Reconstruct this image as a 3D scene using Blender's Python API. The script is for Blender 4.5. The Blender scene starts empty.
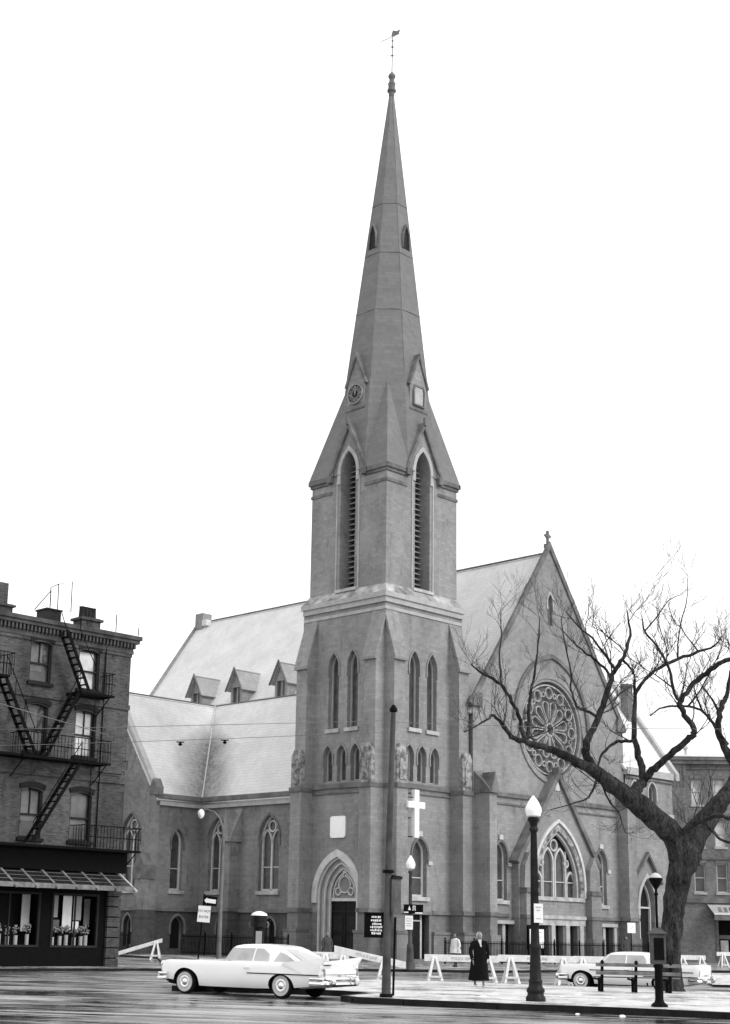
import bpy, bmesh, math, random
from mathutils import Vector, Matrix
from mathutils.geometry import tessellate_polygon
random.seed(11)
S = bpy.context.scene; COL = S.collection
PI = math.pi; PSI = 0.769043
# ------------------------------------------------------------------ camera
f, tilt, roll, cx, cy, H = 1480.7, 0.238780, 0.0221768, 318.81, 572.34, 1.7
fw = Vector((0, math.cos(tilt), math.sin(tilt))); r0 = Vector((1, 0, 0)); u0 = r0.cross(fw)
rt = math.cos(roll)*r0 + math.sin(roll)*u0; up = -math.sin(roll)*r0 + math.cos(roll)*u0
cam = bpy.data.cameras.new('camera'); co = bpy.data.objects.new('camera', cam); COL.objects.link(co)
co.matrix_world = Matrix(((rt.x, up.x, -fw.x, 0), (rt.y, up.y, -fw.y, 0), (rt.z, up.z, -fw.z, H), (0, 0, 0, 1)))
cam.sensor_width = 36; cam.sensor_fit = 'VERTICAL'; cam.sensor_height = 36
cam.lens = f*36/1024; cam.shift_x = (365-cx)/1024; cam.shift_y = -(512-cy)/1024
cam.clip_start = .5; cam.clip_end = 3000
S.camera = co
# ------------------------------------------------------------------ materials (black and white photograph: all greys)
def nt(name):
    m = bpy.data.materials.new(name); m.use_nodes = True
    n = m.node_tree; n.nodes.clear()
    o = n.nodes.new('ShaderNodeOutputMaterial'); b = n.nodes.new('ShaderNodeBsdfPrincipled')
    n.links.new(b.outputs[0], o.inputs[0]); return m, n, b
def N(n, t, **k):
    x = n.nodes.new(t)
    for a, v in k.items(): setattr(x, a, v)
    return x
def ramp(n, fac, stops):
    r = N(n, 'ShaderNodeValToRGB'); n.links.new(fac, r.inputs[0]); e = r.color_ramp.elements
    while len(e) < len(stops): e.new(.5)
    for el, (p, v) in zip(e, stops): el.position = p; el.color = (v, v, v, 1)
    return r.outputs[0]
def mixv(n, fac, a, b, mode='MIX'):
    m = N(n, 'ShaderNodeMix', data_type='RGBA', blend_type=mode)
    for sock, v in ((m.inputs[0], fac), (m.inputs[6], a), (m.inputs[7], b)):
        if isinstance(v, (int, float)): sock.default_value = v if sock == m.inputs[0] else (v, v, v, 1)
        else: n.links.new(v, sock)
    return m.outputs[2]
def mth(n, op, a, b=None, c=None):
    m = N(n, 'ShaderNodeMath', operation=op)
    for i, v in enumerate((a, b, c)):
        if v is None: continue
        if isinstance(v, (int, float)): m.inputs[i].default_value = v
        else: n.links.new(v, m.inputs[i])
    return m.outputs[0]
def noise(n, vec, sc, det=4, rough=.55, stretch=None):
    if stretch:
        mp = N(n, 'ShaderNodeMapping'); n.links.new(vec, mp.inputs[0]); mp.inputs['Scale'].default_value = stretch; vec = mp.outputs[0]
    t = N(n, 'ShaderNodeTexNoise'); n.links.new(vec, t.inputs['Vector'])
    t.inputs['Scale'].default_value = sc; t.inputs['Detail'].default_value = det; t.inputs['Roughness'].default_value = rough
    return t.outputs['Fac']
def bump(n, b, h, st=.3, dist=.02):
    k = N(n, 'ShaderNodeBump'); k.inputs['Strength'].default_value = st; k.inputs['Distance'].default_value = dist
    n.links.new(h, k.inputs['Height']); n.links.new(k.outputs[0], b.inputs['Normal'])
def tc(n): return N(n, 'ShaderNodeTexCoord').outputs['Object']
def simple(name, v, rough=.6, var=.25, sc=3., metal=0, bs=0, spec=None):
    m, n, b = nt(name); c = tc(n); q = noise(n, c, sc, 5)
    col = ramp(n, q, [(.3, max(0, v*(1-var))), (.7, min(1, v*(1+var)))])
    n.links.new(col, b.inputs['Base Color']); b.inputs['Roughness'].default_value = rough; b.inputs['Metallic'].default_value = metal
    if spec is None and not metal and rough > .35: b.inputs['Specular IOR Level'].default_value = .12 if v < .2 else .25
    if spec is not None: b.inputs['Specular IOR Level'].default_value = spec
    if bs: bump(n, b, noise(n, c, sc*6, 3), bs, .01)
    return m
def walluv(n, c, su=1., sv=1.):      # (x+y, z) so that coursing lies right on walls along either axis
    s = N(n, 'ShaderNodeSeparateXYZ'); n.links.new(c, s.inputs[0])
    k = N(n, 'ShaderNodeCombineXYZ'); n.links.new(mth(n, 'MULTIPLY', mth(n, 'ADD', s.outputs[0], s.outputs[1]), su), k.inputs[0])
    n.links.new(mth(n, 'MULTIPLY', s.outputs[2], sv), k.inputs[1]); return k.outputs[0], s
def masonry(name, v, bw, bh, mortar, mv, var=.18, rough=.85, weather=.3, bs=.4, base=0):
    m, n, b = nt(name); c = tc(n); w, s = walluv(n, c)
    t = N(n, 'ShaderNodeTexBrick'); n.links.new(w, t.inputs['Vector'])
    t.inputs['Color1'].default_value = (v*(1-var),)*3+(1,); t.inputs['Color2'].default_value = (v*(1+var),)*3+(1,)
    t.inputs['Mortar'].default_value = (mv,)*3+(1,); t.inputs['Scale'].default_value = 1.; t.inputs['Mortar Size'].default_value = mortar
    t.inputs['Brick Width'].default_value = bw; t.inputs['Row Height'].default_value = bh; t.inputs['Mortar Smooth'].default_value = .3
    big = noise(n, c, .22, 5, .6); st = noise(n, c, .8, 4, .6, (1, 1, .12)); fine = noise(n, c, 5, 4, .7)
    f1 = ramp(n, big, [(.34, 1-weather), (.62, 1)])
    col = mixv(n, 1., t.outputs['Color'], f1, 'MULTIPLY')
    col = mixv(n, 1., col, ramp(n, st, [(.25, 1-weather*.8), (.65, 1)]), 'MULTIPLY')
    col = mixv(n, .55, col, ramp(n, fine, [(.25, .66), (.75, 1.)]), 'MULTIPLY')
    soot = noise(n, c, 1.6, 6, .75, (1, 1, .35))      # sharp-edged soot patches and rain runs
    col = mixv(n, 1., col, ramp(n, soot, [(.36, 1-weather*1.1), (.44, .94), (.6, 1)]), 'MULTIPLY')
    blotch = noise(n, c, 14, 3, .8)
    col = mixv(n, .35, col, ramp(n, blotch, [(.35, .75), (.65, 1.)]), 'MULTIPLY')
    if base: col = mixv(n, mth(n, 'LESS_THAN', s.outputs[2], 2.93), col, mixv(n, 1., col, base, 'MULTIPLY'))
    n.links.new(col, b.inputs['Base Color']); b.inputs['Roughness'].default_value = rough; b.inputs['Specular IOR Level'].default_value = .15
    bump(n, b, mth(n, 'ADD', t.outputs['Fac'], mth(n, 'MULTIPLY', fine, -1.)), bs, .02)
    return m
M = {}
M['stone'] = masonry('puddingstone', .365, .42, .19, .008, .31, .10, weather=.24, bs=.4, base=.7)
M['stone2'] = masonry('dark_puddingstone', .31, .42, .19, .008, .32, .12, weather=.34, bs=.4, base=.42)  # darker puddingstone for the aisle and transept walls
M['brick'] = masonry('old_brick', .125, .22, .075, .010, .18, .35, weather=.5, bs=.5)
M['brick2'] = masonry('far_brick', .28, .24, .09, .012, .2, .22, weather=.3)
M['trim'] = simple('sandstone_trim', .38, .8, .15, 2., bs=.3)
M['hood'] = simple('pale_hood_stone', .55, .8, .18, 2.)
M['belt'] = simple('weathered_belt_stone', .15, .85, .4, 1.2, bs=.3)
M['ledge'] = simple('snowy_ledge_stone', .4, .8, .35, 1.5)
M['carved'] = simple('carved_stone', .24, .85, .8, 3.2, bs=.5)
M['black'] = simple('interior_black', .012, .9, .2)
M['iron'] = simple('black_iron', .004, .6, .3, 6, spec=.06)
M['ironw'] = simple('painted_iron', .014, .4, .5, 5)
M['glass'] = simple('leaded_glass', .055, .3, .45, 2.5)
M['rose'] = simple('rose_glass', .12, .5, .3, 2.5)
M['pane'] = simple('window_pane', .06, .08, .5, 1.2)
M['curtain'] = simple('curtained_window', .5, .6, .45, 1.3)
M['frame'] = simple('pale_window_frame', .5, .6, .12)
M['rosetrim'] = simple('rose_tracery', .33, .8, .3, 3)
M['dframe'] = simple('dark_sash', .02, .5, .2)
M['door'] = simple('dark_door', .012, .5, .3, 2)
M['white'] = simple('white_paint', .93, .4, .06, 1)
M['board'] = simple('barricade_paint', .72, .5, .16, 4)
M['paper'] = simple('white_sign_face', .82, .5, .04)
M['ink'] = simple('sign_ink', .03, .6, .1)
M['pole'] = simple('weathered_pole', .065, .55, .5, 1.6, bs=.3)
M['wood'] = simple('bench_slat', .14, .5, .5, 3)
M['globe'] = simple('milk_glass_globe', .95, .25, .02)
M['snow'] = simple('old_snow', .88, .7, .08, 3, bs=.4)
M['skin'] = simple('skin', .2, .6, .06); M['coat'] = simple('dark_coat', .004, .9, .3); M['pcoat'] = simple('pale_coat', .6, .9, .12)
M['scarf'] = simple('pale_headscarf', .5, .9, .15, 12); M['hair'] = simple('dark_hair', .03, .7, .3); M['mcoat'] = simple('grey_coat', .06, .9, .3)
M['tyre'] = simple('tyre', .014, .8, .2); M['chrome'] = simple('chrome', .75, .12, .08, metal=1)
M['tail'] = simple('tail_lamp', .2, .2, .1); M['cglass'] = simple('car_glass', .46, .08, .25, 1.2); M['under'] = simple('underbody', .008, .95, .2)  # car glass: pale grey base stands in for the reflected white sky
m, n, b = nt('car_enamel'); n.links.new(ramp(n, noise(n, tc(n), 1.2), [(.3, .8), (.7, .85)]), b.inputs['Base Color'])
b.inputs['Roughness'].default_value = .25; b.inputs['Coat Weight'].default_value = .5; M['enamel'] = m
# slate roofs: wet light slate dusted with snow, melted along the valley
def slate(name, v, row, cv, rough=.7, melt=False, var=.12, ky=1):
    m, n, b = nt(name); c = tc(n); w, s = walluv(n, c)
    if ky != 1:
        kk = N(n, 'ShaderNodeCombineXYZ'); n.links.new(mth(n, 'ADD', s.outputs[0], mth(n, 'MULTIPLY', s.outputs[1], ky)), kk.inputs[0]); n.links.new(s.outputs[2], kk.inputs[1]); w = kk.outputs[0]
    t = N(n, 'ShaderNodeTexBrick'); n.links.new(w, t.inputs['Vector'])
    t.inputs['Color1'].default_value = (v*(1-var),)*3+(1,); t.inputs['Color2'].default_value = (min(1, v*(1+var*.5)),)*3+(1,)
    t.inputs['Mortar'].default_value = (cv,)*3+(1,); t.inputs['Scale'].default_value = 1; t.inputs['Mortar Size'].default_value = .018
    t.inputs['Brick Width'].default_value = row*1.2; t.inputs['Row Height'].default_value = row; t.inputs['Mortar Smooth'].default_value = .5
    col = mixv(n, 1., t.outputs['Color'], ramp(n, noise(n, c, .5, 6, .65), [(.3, .84), (.65, 1.)]), 'MULTIPLY')
    col = mixv(n, 1., col, ramp(n, noise(n, c, 3., 4, .7, (1, 1, .3)), [(.25, .9), (.6, 1.)]), 'MULTIPLY')
    if melt:
        d = mth(n, 'ABSOLUTE', mth(n, 'SUBTRACT', mth(n, 'SUBTRACT', s.outputs[1], 17.), s.outputs[0]))
        d = mth(n, 'ADD', d, mth(n, 'MULTIPLY', mth(n, 'SUBTRACT', noise(n, c, .6, 5, .6), .5), 3.))
        hi = N(n, 'ShaderNodeMapRange'); hi.inputs[1].default_value = 14.5; hi.inputs[2].default_value = 17.5; hi.inputs[3].default_value = 0; hi.inputs[4].default_value = 3.5
        n.links.new(s.outputs[2], hi.inputs[0]); d = mth(n, 'ADD', d, hi.outputs[0])
        grain = ramp(n, noise(n, c, 4, 5, .8), [(.38, .65), (.6, 1.)])
        
        fr = N(n, 'ShaderNodeMapRange'); fr.inputs[1].default_value = 0; fr.inputs[2].default_value = 3.3; fr.inputs[3].default_value = 1.0; fr.inputs[4].default_value = 0
        n.links.new(d, fr.inputs[0]); mk = mth(n, 'MULTIPLY', fr.outputs[0], grain)
        col = mixv(n, mk, col, .1)
    n.links.new(col, b.inputs['Base Color']); b.inputs['Roughness'].default_value = rough; b.inputs['Specular IOR Level'].default_value = .25
    bump(n, b, t.outputs['Fac'], .15, .02); return m
M['roof'] = slate('snow_dusted_slate', .70, .22, .55, var=.05)
M['roofm'] = slate('snow_melted_slate', .70, .22, .55, melt=True, var=.05)
M['spire'] = slate('spire_slate', .19, .26, .165, .75, var=.1, ky=.6)
M['dslate'] = slate('thawed_slate', .36, .22, .28)
M['copper'] = simple('roof_flashing', .55, .6, .2)
# ------------------------------------------------------------------ mesh helpers
class MB:
    def __init__(s): s.v = []; s.f = []; s.m = []
    def add(s, vs, fs, mi=0):
        o = len(s.v); s.v += [tuple(p) for p in vs]
        for q in fs: s.f.append(tuple(o+i for i in q)); s.m.append(mi)
    def box(s, x0, x1, y0, y1, z0, z1, mi=0, T=None):
        p = [(x, y, z) for z in (z0, z1) for y in (y0, y1) for x in (x0, x1)]
        if T: p = [T(*q) for q in p]
        s.add(p, [(0, 2, 3, 1), (4, 5, 7, 6), (0, 1, 5, 4), (2, 6, 7, 3), (0, 4, 6, 2), (1, 3, 7, 5)], mi)
    def prism(s, pts, d0, d1, mi=0, T=None):       # outline (s,z), between depths d0 and d1
        T = T or (lambda x, d, z: (x, d, z)); k = len(pts)
        vs = [T(x, d0, z) for x, z in pts]+[T(x, d1, z) for x, z in pts]
        tri = tessellate_polygon([[Vector((x, z, 0)) for x, z in pts]])
        s.add(vs, [tuple(t) for t in tri]+[tuple(i+k for i in t) for t in tri]+[(i, (i+1) % k, (i+1) % k+k, i+k) for i in range(k)], mi)
    def panel(s, outer, holes, d, dep, mi=0, T=None, rmi=None):
        T = T or (lambda x, y, z: (x, y, z))
        loops = [[Vector((x, z, 0)) for x, z in outer]]+[[Vector((x, z, 0)) for x, z in h] for h in holes]
        tri = tessellate_polygon(loops); flat = [p for l in loops for p in l]
        s.add([T(p.x, d, p.y) for p in flat], [tuple(t) for t in tri], mi)
        for h in holes:
            k = len(h)
            s.add([T(x, d, z) for x, z in h]+[T(x, d+dep, z) for x, z in h], [(i, (i+1) % k, (i+1) % k+k, i+k) for i in range(k)], mi if rmi is None else rmi)
    def strip(s, pts, w, d0, d1, mi=0, T=None, closed=False, off=0):   # band of width w following (s,z) points, shifted outward by off
        T = T or (lambda x, y, z: (x, y, z)); k = len(pts); A = []; B = []
        for i in range(k):
            a = pts[(i-1) % k] if (closed or i > 0) else pts[i]; c = pts[(i+1) % k] if (closed or i < k-1) else pts[i]
            p = pts[i]
            def nn(q, r):
                dx, dz = r[0]-q[0], r[1]-q[1]; l = math.hypot(dx, dz) or 1e-9; return (-dz/l, dx/l)
            n1 = nn(a, p) if a != p else nn(p, c); n2 = nn(p, c) if c != p else n1
            mx, mz = n1[0]+n2[0], n1[1]+n2[1]; q = 1+n1[0]*n2[0]+n1[1]*n2[1]; q = max(q, .35)
            mx, mz = mx/q, mz/q
            A.append((p[0]+mx*(off-w/2), p[1]+mz*(off-w/2))); B.append((p[0]+mx*(off+w/2), p[1]+mz*(off+w/2)))
        for i in range(k if closed else k-1):
            j = (i+1) % k; P = [A[i], A[j], B[j], B[i]]
            s.add([T(x, d0, z) for x, z in P]+[T(x, d1, z) for x, z in P], [(0, 1, 2, 3), (7, 6, 5, 4), (0, 4, 5, 1), (1, 5, 6, 2), (2, 6, 7, 3), (3, 7, 4, 0)], mi)
    def tube(s, pts, rad, n=8, mi=0, caps=True, jit=0):
        P = [Vector(p) for p in pts]
        if isinstance(rad, (int, float)): rad = [rad]*len(P)
        ref = Vector((0, 0, 1)); rings = []
        t0 = (P[1]-P[0]).normalized()
        nx = t0.orthogonal().normalized()
        for i, p in enumerate(P):
            t = ((P[min(i+1, len(P)-1)]-P[max(i-1, 0)])).normalized()
            nx = (nx-t*nx.dot(t)).normalized(); ny = t.cross(nx)
            rings.append([p+(nx*math.cos(a)+ny*math.sin(a))*rad[i]*(1+jit*math.sin(3*a+i*1.3)*.5+(random.uniform(-jit, jit) if jit else 0)) for a in [2*PI*k/n for k in range(n)]])
        vs = [v for r in rings for v in r]; fs = [(i*n+k, i*n+(k+1) % n, (i+1)*n+(k+1) % n, (i+1)*n+k) for i in range(len(P)-1) for k in range(n)]
        if caps: fs += [tuple(range(n-1, -1, -1)), tuple(range((len(P)-1)*n, len(P)*n))]
        s.add(vs, fs, mi)
    def lathe(s, prof, c=(0, 0), n=20, mi=0, T=None, ph=0):
        vs = [(c[0]+r*math.cos(2*PI*k/n+ph), c[1]+r*math.sin(2*PI*k/n+ph), z) for r, z in prof for k in range(n)]
        if T: vs = [T(*v) for v in vs]
        fs = [(i*n+k, i*n+(k+1) % n, (i+1)*n+(k+1) % n, (i+1)*n+k) for i in range(len(prof)-1) for k in range(n)]
        fs += [tuple(range(n-1, -1, -1)), tuple(range((len(prof)-1)*n, len(prof)*n))]
        s.add(vs, fs, mi)
    def loft(s, rings, mi=0, caps=True):
        n = len(rings[0]); vs = [p for r in rings for p in r]
        fs = [(i*n+k, i*n+(k+1) % n, (i+1)*n+(k+1) % n, (i+1)*n+k) for i in range(len(rings)-1) for k in range(n)]
        if caps: fs += [tuple(range(n-1, -1, -1)), tuple(range((len(rings)-1)*n, len(rings)*n))]
        s.add(vs, fs, mi)
    def build(s, name, mats, parent=None, smooth=False, bevel=0, merge=False):
        me = bpy.data.meshes.new(name); me.from_pydata(s.v, [], s.f)
        mats = mats if isinstance(mats, (list, tuple)) else [mats]
        for k in mats: me.materials.append(M[k] if isinstance(k, str) else k)
        for p, i in zip(me.polygons, s.m): p.material_index = i
        bm = bmesh.new(); bm.from_mesh(me)
        if merge: bmesh.ops.remove_doubles(bm, verts=bm.verts, dist=1e-4)
        bmesh.ops.recalc_face_normals(bm, faces=bm.faces); bm.to_mesh(me); bm.free()
        if smooth:
            for p in me.polygons: p.use_smooth = True
        o = bpy.data.objects.new(name, me); COL.objects.link(o); o.parent = parent
        if smooth:
            try: me.set_sharp_from_angle(angle=math.radians(40))
            except Exception: pass
        if bevel:
            bv = o.modifiers.new('bevel', 'BEVEL'); bv.width = bevel; bv.segments = 1; bv.limit_method = 'ANGLE'; bv.angle_limit = .6
        return o
def tag(o, label=None, cat=None, group=None, kind=None):
    if label: o['label'] = label
    if cat: o['category'] = cat
    if group: o['group'] = group
    if kind: o['kind'] = kind
    return o
def empty(name, loc, rz=0, label=None, cat=None, group=None):
    o = bpy.data.objects.new(name, None); COL.objects.link(o); o.location = loc; o.rotation_euler = (0, 0, rz); o.empty_display_size = .3
    return tag(o, label, cat, group)
def arch(c, hw, zs, za, n=9):
    h = max(za-zs, hw*1.001); k = (h*h-hw*hw)/(2*hw); R = hw+k; a1 = math.atan2(h, k); pts = []
    for i in range(n+1): a = a1*i/n; pts.append((c+k-R*math.cos(a), zs+R*math.sin(a)))
    return pts+[(2*c-x, z) for x, z in reversed(pts[:-1])]
def opening(c, hw, z0, zs, za, n=9): return [(c-hw, z0)]+arch(c, hw, zs, za, n)+[(c+hw, z0)]
def text(body, size, T_loc, rot, parent, mat='ink', name='lettering', ext=.004, align='CENTER'):
    cu = bpy.data.curves.new(name, 'FONT'); cu.body = body; cu.size = size; cu.extrude = ext; cu.align_x = align; cu.align_y = 'CENTER'
    o = bpy.data.objects.new(name, cu); COL.objects.link(o)
    dg = bpy.context.evaluated_depsgraph_get(); me = bpy.data.meshes.new_from_object(o.evaluated_get(dg)); bpy.data.objects.remove(o)
    me.materials.clear(); me.materials.append(M[mat]); o = bpy.data.objects.new(name, me); COL.objects.link(o)
    o.parent = parent; o.location = T_loc; o.rotation_euler = rot; return o
# ------------------------------------------------------------------ world
w = bpy.data.worlds.new('World'); S.world = w; w.use_nodes = True; n = w.node_tree; n.nodes.clear()
SUN_EL, SUN_AZ = 38., 62.     # azimuth from +Y towards +X
sk = N(n, 'ShaderNodeTexSky'); sk.sky_type = 'NISHITA'; sk.sun_disc = False; sk.sun_elevation = math.radians(SUN_EL); sk.sun_rotation = math.radians(SUN_AZ+60)
sk.air_density = 1.5; sk.dust_density = 6; sk.ozone_density = 1; sk.altitude = 0
bw = N(n, 'ShaderNodeRGBToBW'); n.links.new(sk.outputs[0], bw.inputs[0])
# an overcast deck: level the clear sky's gradient out with a plain grey-white
mx = N(n, 'ShaderNodeMix', data_type='RGBA'); mx.inputs[0].default_value = .8; n.links.new(bw.outputs[0], mx.inputs[6]); mx.inputs[7].default_value = (10., 10., 10., 1)
bg = N(n, 'ShaderNodeBackground'); bg.inputs[1].default_value = .12; n.links.new(mx.outputs[2], bg.inputs[0])
ou = N(n, 'ShaderNodeOutputWorld'); n.links.new(bg.outputs[0], ou.inputs[0])
sl = bpy.data.lights.new('sun', 'SUN'); sl.energy = 1.1; sl.angle = math.radians(25)
so = bpy.data.objects.new('sun', sl); COL.objects.link(so)
az = math.radians(SUN_AZ+60); so.rotation_euler = Vector((math.sin(az)*math.cos(math.radians(SUN_EL)), math.cos(az)*math.cos(math.radians(SUN_EL)), math.sin(math.radians(SUN_EL)))).to_track_quat('Z', 'Y').to_euler()
S.view_settings.view_transform = 'Standard'; S.view_settings.look = 'None'; S.view_settings.exposure = 0.42; S.view_settings.gamma = 1
TREE=[
('trunk',[(0.13,0.0,-0.03,0.427),(0.12,0.01,0.49,0.365),(0.09,-0.03,1.11,0.342),(0.2,0.0,2.04,0.344),(0.34,0.06,2.82,0.354),(0.49,-0.08,3.61,0.402),(0.73,0.0,4.16,0.453),(0.89,0.1,4.48,0.422)]),
('limb',[(0.65,-0.01,4.03,0.42),(0.38,-0.18,4.71,0.404),(-0.04,-0.36,5.14,0.387),(-0.57,-0.49,5.56,0.371),(-1.18,-0.68,6.01,0.322),(-1.79,-0.88,6.36,0.273),(-2.21,-0.97,6.7,0.233),(-3.14,-1.18,7.15,0.176),(-3.78,-1.4,7.38,0.144),(-4.32,-1.45,7.53,0.128),(-4.84,-1.68,7.64,0.103),(-5.14,-1.92,7.73,0.087),(-5.45,-1.93,8.14,0.071),(-5.8,-2.18,8.35,0.055),(-5.97,-2.44,8.15,0.041),(-6.69,-2.41,7.76,0.023)]),
('limb',[(0.72,-0.01,4.09,0.452),(1.04,0.15,4.81,0.407),(1.37,0.32,5.22,0.376),(1.8,0.51,5.73,0.329),(2.21,0.62,6.17,0.281),(2.62,0.82,6.66,0.249),(2.77,1.04,7.15,0.201),(2.51,1.09,7.75,0.168),(2.33,1.32,8.45,0.144),(2.46,1.57,9.17,0.12),(2.69,1.57,9.77,0.094),(2.97,1.82,10.61,0.069),(3.15,2.09,11.44,0.035)]),
('branch',[(-4.67,-1.6,7.62,0.103),(-4.91,-1.79,8.43,0.08),(-5.11,-1.89,8.85,0.072),(-5.46,-2.07,9.33,0.064),(-6.06,-2.33,9.63,0.051),(-6.43,-2.31,9.91,0.032)]),
('branch',[(-5.46,-2.07,9.33,0.048),(-5.49,-1.88,10.34,0.032),(-5.39,-1.59,11.05,0.024),(-5.43,-1.56,11.82,0.016)]),
('branch',[(-4.6,-1.56,7.63,0.08),(-4.48,-1.42,9.01,0.061),(-4.31,-1.3,9.81,0.049),(-4.16,-1.28,10.81,0.033),(-4.04,-0.98,11.77,0.016)]),
('branch',[(-1.62,-0.81,6.28,0.209),(-2.19,-0.68,6.79,0.186),(-2.51,-0.57,7.28,0.17),(-2.51,-0.44,7.69,0.155),(-2.34,-0.26,8.11,0.139),(-2.02,-0.22,8.68,0.132),(-1.78,-0.07,9.34,0.124),(-1.52,0.15,9.99,0.108),(-1.25,0.14,10.5,0.092),(-1.0,0.31,10.94,0.076),(-0.76,0.56,11.58,0.058),(-0.85,0.5,12.4,0.027)]),
('branch',[(-2.06,-0.22,8.65,0.066),(-2.48,-0.38,8.81,0.056),(-2.81,-0.59,8.94,0.049),(-3.01,-0.68,9.45,0.041),(-3.03,-0.86,10.05,0.036),(-3.29,-1.15,11.02,0.026),(-3.37,-1.14,11.75,0.015)]),
('branch',[(-1.52,0.15,9.99,0.067),(-1.75,0.29,10.41,0.057),(-2.15,0.45,10.81,0.047),(-2.34,0.7,11.02,0.041),(-2.73,0.73,11.4,0.027),(-3.07,0.91,11.84,0.017)]),
('branch',[(-1.42,0.14,10.36,0.067),(-1.75,-0.09,10.75,0.053),(-2.2,-0.22,11.29,0.043),(-2.66,-0.42,11.61,0.033),(-3.14,-0.78,12.04,0.02)]),
('branch',[(-1.12,0.23,10.72,0.06),(-0.84,0.35,10.41,0.05),(-0.62,0.64,10.19,0.04)]),
('branch',[(-1.18,-0.68,5.95,0.241),(-0.87,-0.35,6.31,0.203),(-0.6,-0.02,6.6,0.18)]),
('branch',[(-0.61,-0.08,6.57,0.147),(-0.62,0.11,7.04,0.14),(-0.71,0.22,7.58,0.132),(-0.75,0.37,8.06,0.116),(-0.66,0.66,8.97,0.092),(-0.62,0.67,10.09,0.059)]),
('branch',[(-0.74,0.34,7.96,0.076),(-1.2,0.21,7.93,0.066),(-1.61,-0.01,7.76,0.059),(-1.96,-0.07,7.39,0.049),(-2.09,-0.19,7.04,0.039)]),
('branch',[(-0.61,-0.08,6.53,0.163),(-0.4,-0.21,6.85,0.155),(-0.03,-0.34,7.17,0.147),(0.49,-0.43,7.66,0.139),(0.85,-0.6,7.97,0.13),(0.95,-0.73,8.18,0.122),(0.73,-0.77,8.6,0.114),(0.48,-0.98,8.95,0.105),(0.57,-1.13,9.26,0.105),(1.05,-1.12,9.83,0.101),(1.52,-1.37,10.19,0.097),(2.01,-1.52,10.44,0.089),(2.61,-1.46,10.63,0.065)]),
('branch',[(-0.63,0.66,9.48,0.081),(-0.41,0.85,9.89,0.076),(0.15,1.08,10.46,0.071),(1.02,1.3,10.93,0.069),(1.74,1.39,11.21,0.062),(2.39,1.7,11.49,0.042),(2.74,1.94,11.9,0.024)]),
('branch',[(0.5,-1.01,9.02,0.068),(0.26,-1.22,9.31,0.065),(0.06,-1.36,10.13,0.055),(-0.4,-1.63,10.82,0.045),(-0.8,-1.87,11.2,0.039),(-0.88,-1.89,11.65,0.023)]),
('branch',[(-0.8,-1.87,11.23,0.035),(-0.32,-1.69,11.8,0.029),(0.08,-1.48,12.33,0.02),(0.54,-1.49,12.57,0.013)]),
('branch',[(1.02,1.3,10.93,0.041),(1.1,1.45,11.63,0.034),(1.27,1.54,12.42,0.028),(1.49,1.61,13.12,0.021),(1.63,1.91,14.02,0.012)]),
('branch',[(2.57,1.17,8.0,0.084),(2.15,1.03,8.58,0.067),(1.68,0.8,9.05,0.057),(1.22,0.7,9.19,0.05),(0.32,0.6,9.15,0.04),(-0.24,0.25,8.79,0.023)]),
('branch',[(1.67,0.8,9.05,0.047),(1.56,0.94,9.47,0.041),(1.46,1.0,9.89,0.027)]),
('branch',[(2.5,1.49,8.96,0.061),(2.25,1.73,9.61,0.045),(2.05,2.09,10.08,0.028)]),
('branch',[(0.61,-0.12,4.56,0.129),(0.46,-0.38,4.7,0.113),(0.65,-0.56,5.08,0.103),(1.14,-0.85,5.33,0.09),(1.53,-1.16,5.43,0.079),(1.96,-1.22,5.34,0.063)]),
('branch',[(1.08,-0.8,5.32,0.07),(1.32,-1.07,4.96,0.06),(1.54,-1.26,4.7,0.054),(1.88,-1.7,4.53,0.047)]),
('branch',[(-2.28,-0.97,6.6,0.055),(-2.41,-1.1,6.3,0.045),(-2.62,-1.27,5.93,0.038),(-3.1,-1.5,5.71,0.028),(-3.88,-1.47,5.48,0.016)]),
('branch',[(-2.18,-0.95,6.54,0.051),(-1.9,-0.75,5.9,0.039),(-1.58,-0.69,5.53,0.032),(-1.31,-0.47,4.88,0.019)]),
('branch',[(1.15,0.7,9.22,0.044),(1.63,0.91,9.81,0.034),(2.03,1.02,10.45,0.026),(2.57,1.39,11.37,0.015)])]
# ------------------------------------------------------------------ ground
def sheet(name, pts, z, mat, kind='structure', thick=0, side=None):
    mb = MB(); k = len(pts); tri = tessellate_polygon([[Vector((x, y, 0)) for x, y in pts]])
    mb.add([(x, y, z) for x, y in pts], [tuple(t) for t in tri], 0)
    if thick:
        mb.add([(x, y, z) for x, y in pts]+[(x, y, z-thick) for x, y in pts], [(i, (i+1) % k, (i+1) % k+k, i+k) for i in range(k)], 1)
    return tag(mb.build(name, [mat, side or mat]), kind=kind)
ANG = math.radians(-32.6)
def rot_coords(n, c, sx, sy):
    mp = N(n, 'ShaderNodeMapping'); mp.vector_type = 'TEXTURE'; mp.inputs['Rotation'].default_value = (0, 0, ANG*.35)
    mp.inputs['Scale'].default_value = (1/sx, 1/sy, 1); n.links.new(c, mp.inputs[0]); return mp.outputs[0]
m, n, b = nt('wet_asphalt'); c = tc(n)
str1 = noise(n, rot_coords(n, c, .09, .9), 1., 7, .68); str2 = noise(n, rot_coords(n, c, .3, 1.7), 1., 6, .7); pat = noise(n, c, .22, 6, .65); fine = noise(n, c, 12, 4, .75); med = noise(n, rot_coords(n, c, 1.2, 4.), 1., 5, .75)
sl_ = mth(n, 'ADD', mth(n, 'ADD', mth(n, 'MULTIPLY', str1, .4), mth(n, 'MULTIPLY', str2, .3)), mth(n, 'ADD', mth(n, 'MULTIPLY', pat, .18), mth(n, 'MULTIPLY', med, .12)))
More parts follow.
